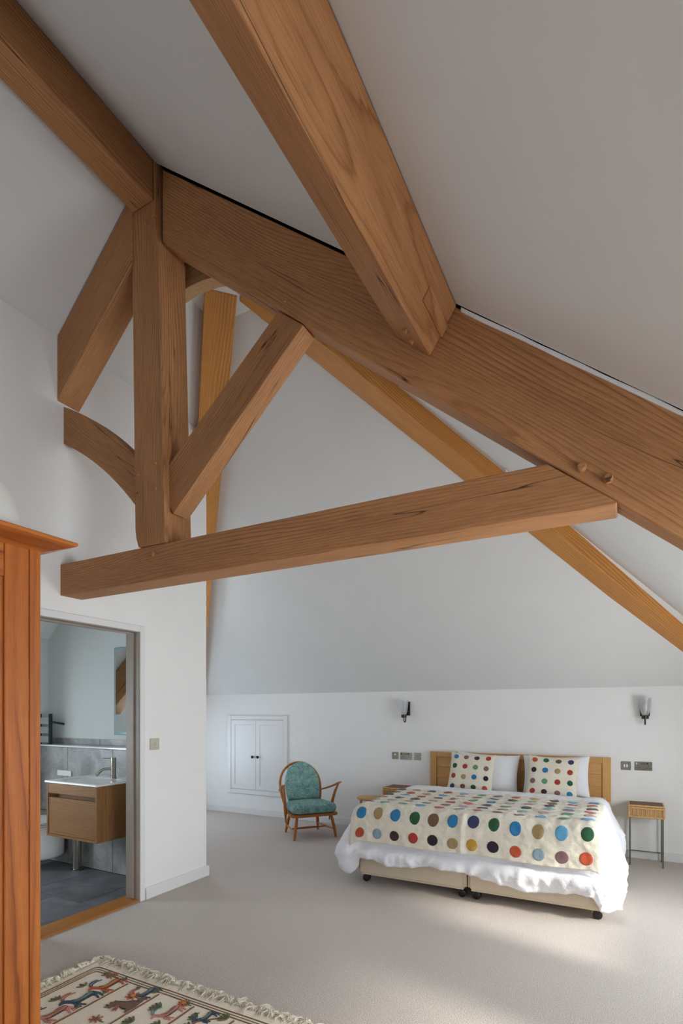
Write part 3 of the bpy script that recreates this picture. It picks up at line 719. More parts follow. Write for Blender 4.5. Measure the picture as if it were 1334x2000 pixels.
# ------------------------------------------------------------------ bedside basket tables and stool
def basket_table(x0, x1, y0, y1, z1, label):
    t = thing('wicker_table', label, 'side table', ((x0+x1)/2, (y0+y1)/2, 0), 0, 'wicker bedside tables')
    z0 = z1-.115
    box('basket', x0+.006, x1-.006, y0+.006, y1-.006, z0, z1-.018, 'wicker', t, bevel=.003)
    lid = box('lid', x0+.012, x1-.012, y0+.012, y1-.012, z1-.016, z1-.002, 'wicker_top', t, bevel=.003)
    for za, nm in ((z1-.010, 'rim'), (z1-.030, 'rim'), (z0+.006, 'rim')):
        for a, b_ in (((x0, y0), (x1, y0)), ((x1, y0), (x1, y1)), ((x1, y1), (x0, y1)), ((x0, y1), (x0, y0))):
            tube('cane_rim', [(a[0], a[1], za), (b_[0], b_[1], za)], .0085, 'cane', t, 8)
    for x in (x0, x1):
        for y in (y0, y1): tube('corner_cane', [(x, y, z0), (x, y, z1-.008)], .0085, 'cane', t, 8)
    for k in range(1, 8):
        x = x0+(x1-x0)*k/8; tube('cane_stake', [(x, y0+.003, z0+.008), (x, y0+.003, z1-.034)], .0045, 'cane', t, 6)
    for x in (x0+.008, x1-.008):
        for y in (y0+.008, y1-.008): box('leg', x-.0065, x+.0065, y-.0065, y+.0065, 0, z0, 'iron', t, bevel=.001)
    tube('stretcher', [(x0+.008, y1-.008, .085), (x1-.008, y1-.008, .085)], .005, 'iron', t, 8)
    for x in (x0+.008, x1-.008): tube('stretcher', [(x, y0+.008, .11), (x, y1-.008, .11)], .004, 'iron', t, 8)
    return t
basket_table(.016, .292, 5.555, 5.795, .556, 'wicker topped table with thin grey metal legs right of the bed')
basket_table(-2.425, -2.15, 5.52, 5.79, .556, 'wicker topped table half hidden by the bed beside the round stool')
st = thing('round_stool', 'small round wooden stool between the armchair and the bed', 'stool', (-2.62, 5.58, 0))
lathe('seat', [(.0001, .395), (.135, .395), (.150, .404), (.150, .416), (.142, .421), (.0001, .421)], (-2.62, 5.58, 0), 'beech', st, 32)
for k in range(4):
    a = PI/4+k*PI/2; cx, cy = math.cos(a), math.sin(a)
    tube('leg', [(-2.62+.105*cx, 5.58+.105*cy, .397), (-2.62+.125*cx, 5.58+.125*cy, 0)], [.014, .010], 'beech', st, 10, GZ)

# ------------------------------------------------------------------ armchair
ch = thing('armchair', 'low wooden armchair with teal floral cushions in front of the wall cupboard', 'chair', (-3.21, 5.187, 0), math.radians(-38.5))
CB = wm(ch)
def outline(pts, n=6): return pts
# seat frame
def rrect(xf, xb, wf, wb, r=.05, n=5):
    P_ = []
    cs = ((xf-r, wf/2-r, 0), (xb+r, wb/2-r, PI/2), (xb+r, -wb/2+r, PI), (xf-r, -wf/2+r, 3*PI/2))
    for cx, cy, a0 in cs:
        for k in range(n+1):
            a = a0+PI/2*k/n; P_.append((cx+r*math.cos(a), cy+r*math.sin(a)))
    return P_
prism('seat_frame', rrect(.255, -.22, .56, .46, .07), 'Z', .248, .278, 'chairwood', ch, GY, .008, base=CB, seg=2)
def cushion_mesh(name, outl, z0, z1, mat, parent, base, rings=7, puff=.02):
    """closed soft cushion from an outline: rounded side profile"""
    n = len(outl); cx = sum(p[0] for p in outl)/n; cy = sum(p[1] for p in outl)/n; V = []; F = []
    prof = []
    for k in range(rings*2+1):
        a = -PI/2+PI*k/(rings*2); prof.append((math.cos(a)**.6, math.sin(a)))
    zm, zh = (z0+z1)/2, (z1-z0)/2
    inner = .78
    levels = [(0.0, -1), (.5, -1), (inner, -1)]+[(inner+(1-inner)*c, s) for c, s in prof[1:-1]]+[(inner, 1), (.5, 1), (0.0, 1)]
    for q, s in levels:
        for p in outl:
            bulge = puff*(1-(q/inner)**2) if q < inner else 0
            V.append((cx+(p[0]-cx)*q, cy+(p[1]-cy)*q, zm+s*(zh+bulge)))
    L = len(levels)
    for i in range(L-1):
        for k in range(n): F.append((i*n+k, i*n+(k+1) % n, (i+1)*n+(k+1) % n, (i+1)*n+k))
    o = mk(name, V, F, mat, parent, None, True, fixn=False, base=base)
    bm = bmesh.new(); bm.from_mesh(o.data); bmesh.ops.remove_doubles(bm, verts=bm.verts, dist=.0005); bmesh.ops.recalc_face_normals(bm, faces=bm.faces); bm.to_mesh(o.data); bm.free()
    o.data.polygons.foreach_set('use_smooth', [True]*len(o.data.polygons)); return o
cushion_mesh('seat_cushion', rrect(.265, -.20, .53, .46, .09, 8), .281, .382, 'uphol', ch, CB)
# bent bow back
def bow(t):     # t in -1..1
    a = t*PI/2
    y = .225*math.sin(a)*(1+.10*math.cos(2*a)) if abs(t) <= 1 else 0
    return y
BW = .250
def bowpt(k):
    # k 0..1 around the hoop
    if k < .30: q = k/.30; yy, zz = -BW*(.80+.20*math.sin(q*PI/2)), .27+q*.27
    elif k > .70: q = (1-k)/.30; yy, zz = BW*(.80+.20*math.sin(q*PI/2)), .27+q*.27
    else:
        a = PI*(k-.30)/.40; yy, zz = -BW*math.cos(a), .54+.255*math.sin(a)
    return Vector((-.195-(zz-.27)*.34, yy, zz))
tube('back_bow', [bowpt(k/44) for k in range(45)], .0145, 'chairwood', ch, 10, GZ, CB, squash=1.25, up=(1, 0, 0))
for yy in (-.12, -.04, .04, .12):
    tube('back_spindle', [(-.195, yy*.8, .275), (-.195-.34*.46, yy, .275+.46)], .007, 'chairwood', ch, 8, GZ, CB)
# back cushion: arched outline in the tilted back plane
out = []
for k in range(36):
    kk = .10+.80*k/35; p = bowpt(kk); out.append((p.y*.84, (p.z-.35)*1.04-.015))
tl = math.atan(.34)
BB = CB @ Matrix.Translation((-.150, 0, .385)) @ Matrix(((0, -math.sin(tl), math.cos(tl), 0), (1, 0, 0, 0), (0, math.cos(tl), math.sin(tl), 0), (0, 0, 0, 1)))
cushion_mesh('back_cushion', out, -.058, .036, 'uphol', ch, BB, puff=.018)
for s in (-1, 1):
    ar = [(-.25, s*.235, .470), (-.16, s*.285, .500), (-.02, s*.318, .545), (.10, s*.335, .590), (.150, s*.335, .602)]
    tube('armrest', ar, [.014, .024, .024, .026, .016], 'chairwood', ch, 10, GX, CB, squash=.48, up=(0, 0, 1))
    tube('arm_support', [(.105, s*.330, .590), (.06, s*.305, .49), (.02, s*.287, .37), (-.005, s*.272, .26), (-.02, s*.264, .15)], [.011, .015, .018, .017, .006], 'chairwood', ch, 10, GZ, CB)
    fl = [(.190, s*.200, .252), (.215, s*.226, .125), (.2275, s*.245, 0)]; bk = [(-.155, s*.165, .252), (-.198, s*.185, .12), (-.2275, s*.200, 0)]
    tube('leg', fl, [.014, .019, .012], 'chairwood', ch, 10, GZ, CB); tube('leg', bk, [.014, .019, .012], 'chairwood', ch, 10, GZ, CB)
    tube('stretcher', [(.219, s*.232, .090), (.01, s*.214, .085), (-.207, s*.189, .085)], [.008, .014, .008], 'chairwood', ch, 8, GX, CB)
tube('stretcher', [(.01, -.212, .085), (.01, 0, .085), (.01, .212, .085)], [.008, .013, .008], 'chairwood', ch, 8, GY, CB)

# ------------------------------------------------------------------ wall cupboard
cu = thing('wall_cupboard', 'white two door cupboard set low in the back wall behind the armchair', 'cupboard', (-4.44, YB, .275))
CX0, CX1, CZ0, CZ1, FW = -4.943, -3.937, .275, 1.357, .062
box('frame_stile', CX0, CX0+FW, YB-.022, YB-.0005, CZ0, CZ1, 'gloss', cu, bevel=.004)
box('frame_stile', CX1-FW, CX1, YB-.022, YB-.0005, CZ0, CZ1, 'gloss', cu, bevel=.004)
box('frame_rail', CX0+FW, CX1-FW, YB-.022, YB-.0005, CZ1-FW, CZ1, 'gloss', cu, bevel=.004)
box('frame_rail', CX0+FW, CX1-FW, YB-.022, YB-.0005, CZ0, CZ0+FW, 'gloss', cu, bevel=.004)
box('gap_backing', CX0+FW, CX1-FW, YB-.003, YB-.0005, CZ0+FW, CZ1-FW, 'gap_shade', cu)  # black sheet, paints the gaps round the doors dark
def shaker(name, x0, x1, z0, z1, y, mat, parent, st_=.062, dep=.007, th_=.012):
    V = [(x0, y, z0), (x1, y, z0), (x1, y, z1), (x0, y, z1)]
    i0 = [(x0+st_, y, z0+st_), (x1-st_, y, z0+st_), (x1-st_, y, z1-st_), (x0+st_, y, z1-st_)]
    i1 = [(x0+st_+.004, y+dep, z0+st_+.004), (x1-st_-.004, y+dep, z0+st_+.004), (x1-st_-.004, y+dep, z1-st_-.004), (x0+st_+.004, y+dep, z1-st_-.004)]
    bk = [(a, y+th_, c) for a, _, c in V]
    V = V+i0+i1+bk; F = []
    for k in range(4):
        l = (k+1) % 4
        F += [(k, l, 4+l, 4+k), (4+k, 4+l, 8+l, 8+k), (k, l, 12+l, 12+k)]
    F += [(8, 9, 10, 11), (12, 13, 14, 15)]
    return mk(name, V, F, mat, parent)
mid = (CX0+CX1)/2-.012
for x0, x1, kx in ((CX0+FW+.003, mid-.002, mid-.045), (mid+.002, CX1-FW-.003, mid+.045)):
    dr = shaker('door', x0, x1, CZ0+FW+.004, CZ1-FW-.004, YB-.016, 'gloss', cu)
    lathe('knob', [(.008, 0), (.007, -.012), (.018, -.018), (.019, -.028), (.010, -.034), (.0001, -.035)], (kx, YB-.016, .79), 'bronze', dr, 14, axis='Y')

# ------------------------------------------------------------------ sconces, sockets, switches
def sconce(x, label):
    z0 = 1.30
    t = thing('wall_sconce', label, 'wall lamp', (x, YB, z0), 0, 'wall sconces')
    box('back_plate', x-.040, x+.040, YB-.020, YB-.0005, 1.362, 1.522, 'bronze', t, bevel=.003)
    y = YB-.105
    path = [(x, YB-.018, 1.392), (x, YB-.035, 1.372), (x, YB-.045, 1.335)]
    for k in range(9):
        a = PI*k/8; path.append((x, YB-.075+.030*math.cos(a), 1.315-.030*math.sin(a)))
    path.append((x, y, 1.345))
    tube('arm', path, .0065, 'bronze', t, 8)
    lathe('cup', [(.012, 1.335), (.030, 1.338), (.031, 1.370), (.026, 1.372)], (x, y, 0), 'bronze', t, 18)
    prof = [(.024, 1.372), (.036, 1.40), (.045, 1.45), (.049, 1.535)]
    lathe('glass_shade', prof+[(r-.003, z) for r, z in reversed(prof)]+[prof[0]], (x, y, 0), 'frost', t, 24)
    lathe('bulb', [(.010, 1.372), (.011, 1.40), (.017, 1.42), (.018, 1.445), (.010, 1.475), (.0001, 1.49)], (x, y, 0), 'white_pl', t, 14)
sconce(-2.265, 'bronze wall lamp with glass shade on the wall left of the headboards')
sconce(.150, 'bronze wall lamp with glass shade above the right wicker table')
def plate_b(name, label, x0, x1, z0, z1, cat, kind):
    t = thing(name, label, cat, ((x0+x1)/2, YB, (z0+z1)/2), 0, 'metal wall plates')
    box('plate', x0, x1, YB-.007, YB-.0005, z0, z1, 'nickel', t, bevel=.003, seg=2)
    xc, zc = (x0+x1)/2, (z0+z1)/2
    f0 = YB-.007
    for sx in (x0+.011, x1-.011):
        lathe('screw', [(.004, .001), (.0035, -.001), (.0001, -.0012)], (sx, f0, zc), 'chrome', t, 8, axis='Y')
    def ins(n, a, b, c, dd, mat, h=.003): box(n, a, b, f0-h, f0+.001, c, dd, mat, t, bevel=.0008)
    if kind == 'double':
        for sx in (x0+.030, x1-.030):
            ins('switch_rocker', sx-.006-.012, sx+.006-.012, z1-.026, z1-.008, 'rocker' if sx < xc and label.endswith('table') else 'blackpl')
            for dx, dz, w_, h_ in ((0, .006, .004, .011), (-.012, -.012, .008, .005), (.012, -.012, .008, .005)):
                ins('socket_slot', sx+dx-w_/2, sx+dx+w_/2, zc+dz-h_/2-.004, zc+dz+h_/2-.004, 'blackpl', .0006)
        for dx in (-.010, .010): ins('charging_port', xc+dx-.008, xc+dx+.008, z1-.022, z1-.014, 'blackpl', .0006)
    elif kind == 'rockers':
        for dx in (-.012, .010): ins('switch_rocker', xc+dx-.007, xc+dx+.007, zc-.014, zc+.014, 'rocker', .004)
    elif kind == 'data': ins('data_port', xc-.011, xc+.011, zc+.006, zc+.020, 'rocker', .001)
    else:
        for dx in (-.008, .012): ins('switch_rocker', xc+dx-.005, xc+dx+.005, zc-.010, zc+.010, 'nickel', .004)
plate_b('data_socket', 'single metal socket plate furthest left above the left wicker table', -2.455, -2.374, .846, .930, 'socket', 'data')
plate_b('double_socket', 'double metal socket plate in the middle of three left of the headboards', -2.351, -2.204, .844, .928, 'socket', 'double')
plate_b('light_switch', 'single metal switch plate nearest the left headboard', -2.179, -2.095, .844, .930, 'switch', 'switch')
plate_b('light_switch', 'metal plate with two white rockers beside the right headboard', -.053, .033, .840, .924, 'switch', 'rockers')
plate_b('double_socket', 'double metal socket plate on the wall above the right wicker table', .063, .211, .842, .926, 'socket', 'double')
ls = thing('light_switch', 'brushed metal light switch on the white partition by the bathroom door', 'switch', (XP, 2.907, 1.157), 0, 'metal wall plates')
box('plate', XP+.0005, XP+.010, 2.862, 2.950, 1.113, 1.201, 'nickel_lit', ls, bevel=.003, seg=2)
box('switch_rocker', XP+.009, XP+.015, 2.900, 2.912, 1.145, 1.169, 'nickel_lit', ls, bevel=.002)
for yy in (2.874, 2.938): lathe('screw', [(.004, -.001), (.0035, .001), (.0001, .0015)], (XP+.010, yy, 1.157), 'chrome', ls, 8, axis='X')

# ------------------------------------------------------------------ wardrobe
wd = thing('wardrobe', 'warm brown wooden wardrobe with overhanging cornice at the left edge', 'wardrobe', (-2.29, .72, 0))
WX, WY0, WY1, WZ = -2.0, .16, 1.267, 2.022
box('carcass', WX-.58, WX-.022, WY0, WY1, .0, WZ, 'pine', wd, GZ, .003)
box('end_post', WX-.022, WX, 1.2235, WY1, .0, WZ, 'pine', wd, GZ, .003)
box('end_post', WX-.022, WX, WY0, WY0+.045, .0, WZ, 'pine', wd, GZ, .003)
for ya, yb in ((.7195, 1.222), (.2065, .7165)):
    d_ = box('door', WX-.024, WX-.012, ya+.09, yb-.09, .16, 1.90, 'pine', wd, GZ)
    box('door_stile', WX-.022, WX-.001, yb-.091, yb, .08, WZ-.002, 'pine', d_, GZ, .003)
    box('door_stile', WX-.022, WX-.001, ya, ya+.091, .08, WZ-.002, 'pine', d_, GZ, .003)
    box('door_rail', WX-.022, WX-.001, ya+.092, yb-.092, 1.896, WZ-.002, 'pine', d_, GY, .003)
    box('door_rail', WX-.022, WX-.001, ya+.092, yb-.092, .08, .20, 'pine', d_, GY, .003)
# cornice: slab with a bevelled underside
o1 = .093; zt_ = 2.066
def ring(o, z): return [(WX+o, WY0-o, z), (WX+o, WY1+o, z), (WX-.58, WY1+o, z), (WX-.58, WY0-o, z)]
V = ring(.0, WZ-.004)+ring(o1-.004, zt_-.015)+ring(o1, zt_-.010)+ring(o1, zt_-.003)+ring(o1-.003, zt_)
F = [(0, 1, 2, 3), (16, 17, 18, 19)]
for k in range(4):
    for i in range(4): F.append((k*4+i, k*4+(i+1) % 4, (k+1)*4+(i+1) % 4, (k+1)*4+i))
mk('cornice', V, F, 'pine', wd, frame(GY))
tubc = (-2.262, 1.135)
tbm = lathe('tub', [(.185, .001), (.190, .004), (.186, .012), (.180, .10), (.168, .17), (.140, .225), (.09, .252), (.0001, .262)], (tubc[0], tubc[1], zt_), 'white_pl', None, 40)
tbm.name = 'plastic_tub'; tag(tbm, 'white rounded plastic tub lying upside down on the wardrobe', 'tub')

# ------------------------------------------------------------------ rug
RX0, RX1, RY0, RY1 = -2.615, -.72, 1.40, 2.000
def rz_(x, y): return .009+.002*nz(x*5, y*5, 2)
rg = thing('embroidered_rug', 'cream fringed rug embroidered with animals beside the wardrobe', 'rug', (-1.67, 1.7, 0))
NX, NY = 64, 24; V = []; F = []
for j in range(NY):
    for i in range(NX):
        x = RX0+(RX1-RX0)*i/(NX-1); y = RY0+(RY1-RY0)*j/(NY-1)
        if j == NY-1: y += .006*nz(x*6, 1)
        if i == 0: x += .006*nz(y*9, 4)
        # rounded far left corner
        V.append((x, y, rz_(x, y)))
for j in range(NY-1):
    for i in range(NX-1): F.append((j*NX+i, j*NX+i+1, (j+1)*NX+i+1, (j+1)*NX+i))
rm = mk('rug_body', V, F, 'rug', rg, None, True, fixn=False)
md = rm.modifiers.new('thickness', 'SOLIDIFY'); md.thickness = .008; md.offset = -1
# fringe: tufts of wool
V = []; F = []
rnd = random.Random(3)
def strand(p, d_, ln, r):
    pts = []; side = Vector((-d_.y, d_.x, 0)); cu_ = rnd.uniform(-1, 1); c2 = rnd.uniform(-1, 1)
    for k in range(5):
        q = k/4; pts.append(p+d_*ln*q+side*(cu_*q*q*.022+c2*math.sin(q*5)*.006)+Vector((0, 0, .004+.012*math.sin(q*PI)*rnd.uniform(.3, 1))))
    v, f = tube_geo(pts, [r, r, r*.9, r*.8, r*.3], 4); b_ = len(V); V.extend(v); F.extend([tuple(b_+i for i in ff) for ff in f])
def tuft_of(p, d0, n):
    d0 = Vector((d0[0]+rnd.uniform(-.55, .55), d0[1]+rnd.uniform(-.55, .55), 0)).normalized()
    side = Vector((-d0.y, d0.x, 0)); ln0 = rnd.uniform(.030, .066); curl = rnd.uniform(-1.3, 1.3); lift = rnd.uniform(.004, .020)
    for _ in range(n):
        q0 = p+side*rnd.uniform(-.006, .006); ln = ln0*rnd.uniform(.75, 1.1); c1 = curl+rnd.uniform(-.5, .5); pts = []
        for k in range(7):
            q = k/6; an = c1*q*1.5
            pts.append(q0+(d0*math.cos(an)+side*math.sin(an))*ln*q+side*.004*math.sin(q*9+c1*4)+Vector((0, 0, .004+lift*math.sin(q*PI*.9))))
        v, f = tube_geo(pts, [.0012, .0017, .0019, .0019, .0018, .0015, .0006], 4); b_ = len(V); V.extend(v); F.extend([tuple(b_+i for i in ff) for ff in f])
for k in range(230):
    tuft_of(Vector((RX0+(RX1-RX0)*(k+rnd.random())/230, RY1-.004, .003)), (-.1, 1), 9)
for k in range(76):
    tuft_of(Vector((RX0+.004, RY0+(RY1-RY0)*(k+rnd.random())/76, .003)), (-1, 0), 9)
fg = mk('fringe', V, F, 'fringe', rg, None, True, fixn=False); fg['kind'] = 'stuff'
EMB = {k: fabric('thread_'+k, srgb(*c), .14, 260, .7, .003) for k, c in dict(rust=(196, 88, 30), gold=(216, 146, 40), navy=(44, 66, 92), teal=(96, 146, 150), pink=(214, 140, 126), brown=(120, 82, 58), olive=(112, 112, 58), dkgreen=(70, 80, 44), line=(130, 78, 48), dark=(46, 38, 34), rose=(168, 104, 88)).items()}
def smooth2(P_, it=2):
    for _ in range(it):
        Q_ = []; n = len(P_)
        for i in range(n):
            p, q = P_[i], P_[(i+1) % n]
            Q_ += [(p[0]*.75+q[0]*.25, p[1]*.75+q[1]*.25), (p[0]*.25+q[0]*.75, p[1]*.25+q[1]*.75)]
        P_ = Q_
    return P_
def emb(name, polys, M2, mat, lift=.0030, parent=None, th_=.002):
    """flat raised stitching: list of 2D polygons mapped to the rug by M2"""
    V = []; F = []
    for P_ in polys:
        if name in ('embroidered_animal', 'embroidered_leaf', 'tail', 'arm', 'horn', 'back_stripe', 'petal'): P_ = smooth2(P_, 2 if len(P_) > 6 else 1)
        b_ = len(V); n = len(P_)
        for z in (0, 1):
            for p in P_:
                x, y = M2(p); V.append((x, y, rz_(x, y)+(lift if z else -.001)))
        F += [tuple(range(b_+n, b_+2*n))]+[(b_+i, b_+(i+1) % n, b_+(i+1) % n+n, b_+i+n) for i in range(n)]
    return mk(name, V, F, mat, parent or rg, None, False)
def stroke(pts, w_):
    L = []; R_ = []; n = len(pts); w_ = w_ if hasattr(w_, '__len__') else [w_]*n
    for i, p in enumerate(pts):
        a = Vector(pts[max(0, i-1)]); b_ = Vector(pts[min(n-1, i+1)]); t = (b_-a).normalized(); nn = Vector((-t.y, t.x))
        L.append(tuple(Vector(p)+nn*w_[i]/2)); R_.append(tuple(Vector(p)-nn*w_[i]/2))
    return L+R_[::-1]
# animals: a = along the walk (towards -Y), b = up (towards -X); drawn in cm-like units about 1 long
BODY = [(-.50, .58), (-.42, .66), (-.25, .66), (0, .58), (.22, .60), (.34, .72), (.44, .90), (.52, .96), (.60, .98), (.78, .86), (.76, .80), (.60, .80), (.54, .72), (.46, .56), (.38, .44), (.30, .38), (-.2, .40), (-.36, .40), (-.50, .50)]
LEGS = [stroke([(-.44, .52), (-.52, .30), (-.46, .04)], [.16, .09, .07]), stroke([(-.34, .48), (-.36, .28), (-.28, .05)], [.15, .09, .07]),
        stroke([(.28, .46), (.34, .24), (.24, .04)], [.14, .09, .07]), stroke([(.36, .50), (.46, .30), (.42, .06)], [.13, .08, .06])]
HORN = [stroke([(.50, .96), (.36, 1.14), (.12, 1.20), (-.10, 1.12)], [.06, .055, .05, .03]), stroke([(.54, .98), (.44, 1.22), (.22, 1.32), (-.02, 1.28)], [.05, .05, .045, .02])]
EAR = [[(.50, .94), (.44, 1.06), (.54, 1.0)]]
def animal(x, y, sz, body, back, horn, flip=1):
    M2 = lambda p: (x-p[1]*sz*1.0, y-flip*p[0]*sz)
    grow = lambda P_, g: [(sum(q[0] for q in P_)/len(P_)+(p[0]-sum(q[0] for q in P_)/len(P_))*g, sum(q[1] for q in P_)/len(P_)+(p[1]-sum(q[1] for q in P_)/len(P_))*g) for p in P_]
    o = emb('embroidered_animal', [BODY], M2, EMB[body], .0040)
    for l in LEGS: emb('leg', [l], M2, EMB[body], .0034, o)
    for h in HORN: emb('horn', [h], M2, EMB[horn], .0036, o)
    emb('ear', EAR, M2, EMB[body], .0036, o)
    emb('back_stripe', [[(-.46, .58), (-.40, .63), (-.25, .63), (0, .55), (.24, .57), (.36, .68), (.30, .52), (0, .46), (-.3, .52)]], M2, EMB[back], .0046, o)
    emb('outline', [stroke([(-.50, .50), (-.36, .40), (-.2, .39), (.30, .37), (.40, .44)], .025), stroke([(-.50, .58), (-.42, .67), (-.25, .67), (0, .59), (.22, .61), (.34, .73)], .02)], M2, EMB['dark'], .0048, o)
LEAF = lambda a, l, w_: [(0, 0), (l*.4*math.cos(a)-w_*math.sin(a), l*.4*math.sin(a)+w_*math.cos(a)), (l*math.cos(a), l*math.sin(a)), (l*.4*math.cos(a)+w_*math.sin(a), l*.4*math.sin(a)-w_*math.cos(a))]
def tuft(x, y, sz, k=3, mats=('olive', 'dkgreen'), spread=1.5):
    M2 = lambda p: (x-p[1]*sz, y-p[0]*sz)
    o = None
    for i in range(k):
        a = PI/2+(i-(k-1)/2)*spread/max(1, k-1)
        q = emb('embroidered_leaf', [LEAF(a, 1, .16)], M2, EMB[mats[i % len(mats)]], .0034+.0004*(i % 2), o)
        if o is None: o = q
def flower(x, y, sz, petals=8, mat='rust', mid_='gold'):
    M2 = lambda p: (x-p[1]*sz, y-p[0]*sz)
    o = emb('embroidered_flower', [[(.36*math.cos(2*PI*k/12), .36*math.sin(2*PI*k/12)) for k in range(12)]], M2, EMB[mid_], .0044)
    for k in range(petals):
        a = 2*PI*k/petals
        emb('petal', [[(.3*math.cos(a-.3), .3*math.sin(a-.3)), (.95*math.cos(a-.16), .95*math.sin(a-.16)), (1.02*math.cos(a), 1.02*math.sin(a)), (.95*math.cos(a+.16), .95*math.sin(a+.16)), (.3*math.cos(a+.3), .3*math.sin(a+.3))]], M2, EMB[mat], .0038, o)
    emb('stem', [stroke([(0, -.3), (.1, -1.1), (0, -1.6)], .12)], M2, EMB['olive'], .0032, o)
def line(xa, ya, xb_, yb_, w_, mat, name='stitched_line'):
    n = 14; pts = [(xa+(xb_-xa)*k/n+.003*nz(k*.7, xa*9), ya+(yb_-ya)*k/n+.003*nz(k*.8, ya*9, 4)) for k in range(n+1)]
    emb(name, [stroke(pts, w_)], lambda p: p, EMB[mat], .0030)
for o_, w_, m_ in ((.065, .004, 'line'), (.100, .004, 'line'), (.083, .002, 'olive')):
    line(RX0+o_, RY0, RX0+o_, RY1-o_-.02, w_, m_); line(RX0+o_+.02, RY1-o_, RX1, RY1-o_, w_, m_)
    emb('stitched_line', [stroke([(RX0+o_, RY1-o_-.02), (RX0+o_+.007, RY1-o_-.006), (RX0+o_+.02, RY1-o_)], w_)], lambda p: p, EMB[m_], .0030)
LX = [-2.252, -2.030, -1.800, -1.560, -1.31]
for x in LX: line(x, RY0+.02, x, RY1-.115, .007, 'line', 'stitched_ground')
animal(-2.262, 1.838, .125, 'rust', 'gold', 'navy'); animal(-2.262, 1.690, .130, 'navy', 'teal', 'rose'); animal(-2.262, 1.540, .130, 'pink', 'rose', 'navy')
animal(-2.040, 1.870, .105, 'navy', 'teal', 'rose'); animal(-2.04, 1.48, .12, 'rust', 'gold', 'navy')
# a sitting brown squirrel with a bushy tail
sx_, sy_ = -2.040, 1.735
M2 = lambda p: (sx_-p[1]*.115, sy_-p[0]*.115)
SQ = [(-.42, .02), (-.50, .20), (-.44, .44), (-.26, .62), (-.16, .80), (-.10, .98), (-.10, 1.16), (-.02, 1.10), (.06, 1.14), (.10, 1.26), (.18, 1.12), (.30, 1.04), (.46, .92), (.42, .86), (.26, .86), (.16, .80), (.14, .62), (.20, .40), (.16, .20), (.36, .10), (.34, .02)]
sq = emb('embroidered_animal', [SQ], M2, EMB['brown'], .004)
emb('tail', [stroke([(-.44, .10), (-.74, .16), (-.98, .34), (-1.04, .60)], [.08, .10, .10, .04])], M2, EMB['brown'], .0036, sq)
for a_, b2 in (((.14, .74), (.50, .60)), ((.12, .66), (.44, .48))):
    emb('arm', [stroke([a_, ((a_[0]+b2[0])/2, (a_[1]+b2[1])/2+.02), b2], [.12, .09, .05])], M2, EMB['rose'], .0046, sq)
emb('outline', [stroke([(-.50, .20), (-.44, .44), (-.26, .62), (-.16, .80), (-.10, .98)], .03), stroke([(.14, .62), (.20, .40), (.16, .20)], .03)], M2, EMB['dark'], .0048, sq)
flower(-2.130, 1.815, .036, 8, 'rust', 'gold'); flower(-2.12, 1.60, .032, 7, 'rose', 'brown')
animal(-1.812, 1.800, .105, 'pink', 'rose', 'teal'); animal(-1.812, 1.60, .11, 'navy', 'teal', 'rose')
animal(-1.645, 1.850, .085, 'navy', 'teal', 'navy'); animal(-1.40, 1.80, .10, 'pink', 'rose', 'navy')
flower(-1.865, 1.885, .030, 9, 'rust', 'gold'); flower(-1.450, 1.870, .034, 9, 'rust', 'gold'); flower(-1.59, 1.80, .03, 7, 'rose', 'pink'); flower(-2.395, 1.905, .032, 9, 'rose', 'brown')
for x, y, s_, k_ in ((-2.42, 1.905, .045, 3), (-2.42, 1.765, .05, 3), (-2.42, 1.62, .05, 4), (-2.29, 1.905, .04, 4), (-2.27, 1.775, .035, 3), (-2.27, 1.62, .035, 3), (-2.16, 1.885, .03, 3), (-2.15, 1.70, .035, 3), (-2.05, 1.80, .04, 3), (-2.05, 1.90, .04, 5),
                     (-1.93, 1.80, .065, 5), (-1.83, 1.70, .05, 4), (-1.83, 1.885, .045, 5), (-1.72, 1.82, .05, 4), (-1.59, 1.885, .06, 5), (-1.50, 1.80, .055, 4), (-1.35, 1.885, .06, 5), (-1.34, 1.75, .05, 4), (-1.24, 1.86, .05, 4), (-1.95, 1.66, .06, 5), (-1.70, 1.75, .05, 4)):
    tuft(x, y, s_, k_)
emb('stitched_branch', [stroke([(-1.63, 1.62), (-1.72, 1.70), (-1.70, 1.80), (-1.63, 1.87)], .008)], lambda p: p, EMB['line'], .0032)
emb('stitched_branch', [stroke([(-1.36, 1.66), (-1.47, 1.74), (-1.42, 1.82), (-1.33, 1.88)], .008)], lambda p: p, EMB['line'], .0032)

# ------------------------------------------------------------------ bathroom fittings
va = thing('vanity_unit', 'wall hung oak vanity drawer unit with white basin in the bathroom', 'vanity', (-3.88, 2.92, .39))
VX0, VX1, VY0, VY1, VZ0, VZ1 = -4.185, -3.570, 2.70, YW-.001, .393, .828
for (xa, xc, za, zc, g) in ((VX0, VX0+.018, VZ0, VZ1, GY), (VX1-.018, VX1, VZ0, VZ1, GY)):
    box('side_panel', xa, xc, VY0, VY1, za, zc, 'vanity', va, GZ, .001)
box('bottom_panel', VX0+.018, VX1-.018, VY0, VY1, VZ0, VZ0+.018, 'vanity', va, GX, .001)
box('top_rail', VX0+.018, VX1-.018, VY0+.002, VY0+.020, VZ1-.085, VZ1, 'vanity', va, GX, .001)
box('back_panel', VX0+.018, VX1-.018, VY0+.06, VY1, VZ0+.018, VZ1, 'vanity', va, GX)
box('drawer_front', VX0+.020, VX1-.020, VY0+.006, VY0+.026, VZ0+.020, VZ1-.118, 'vanity', va, GX, .0015)
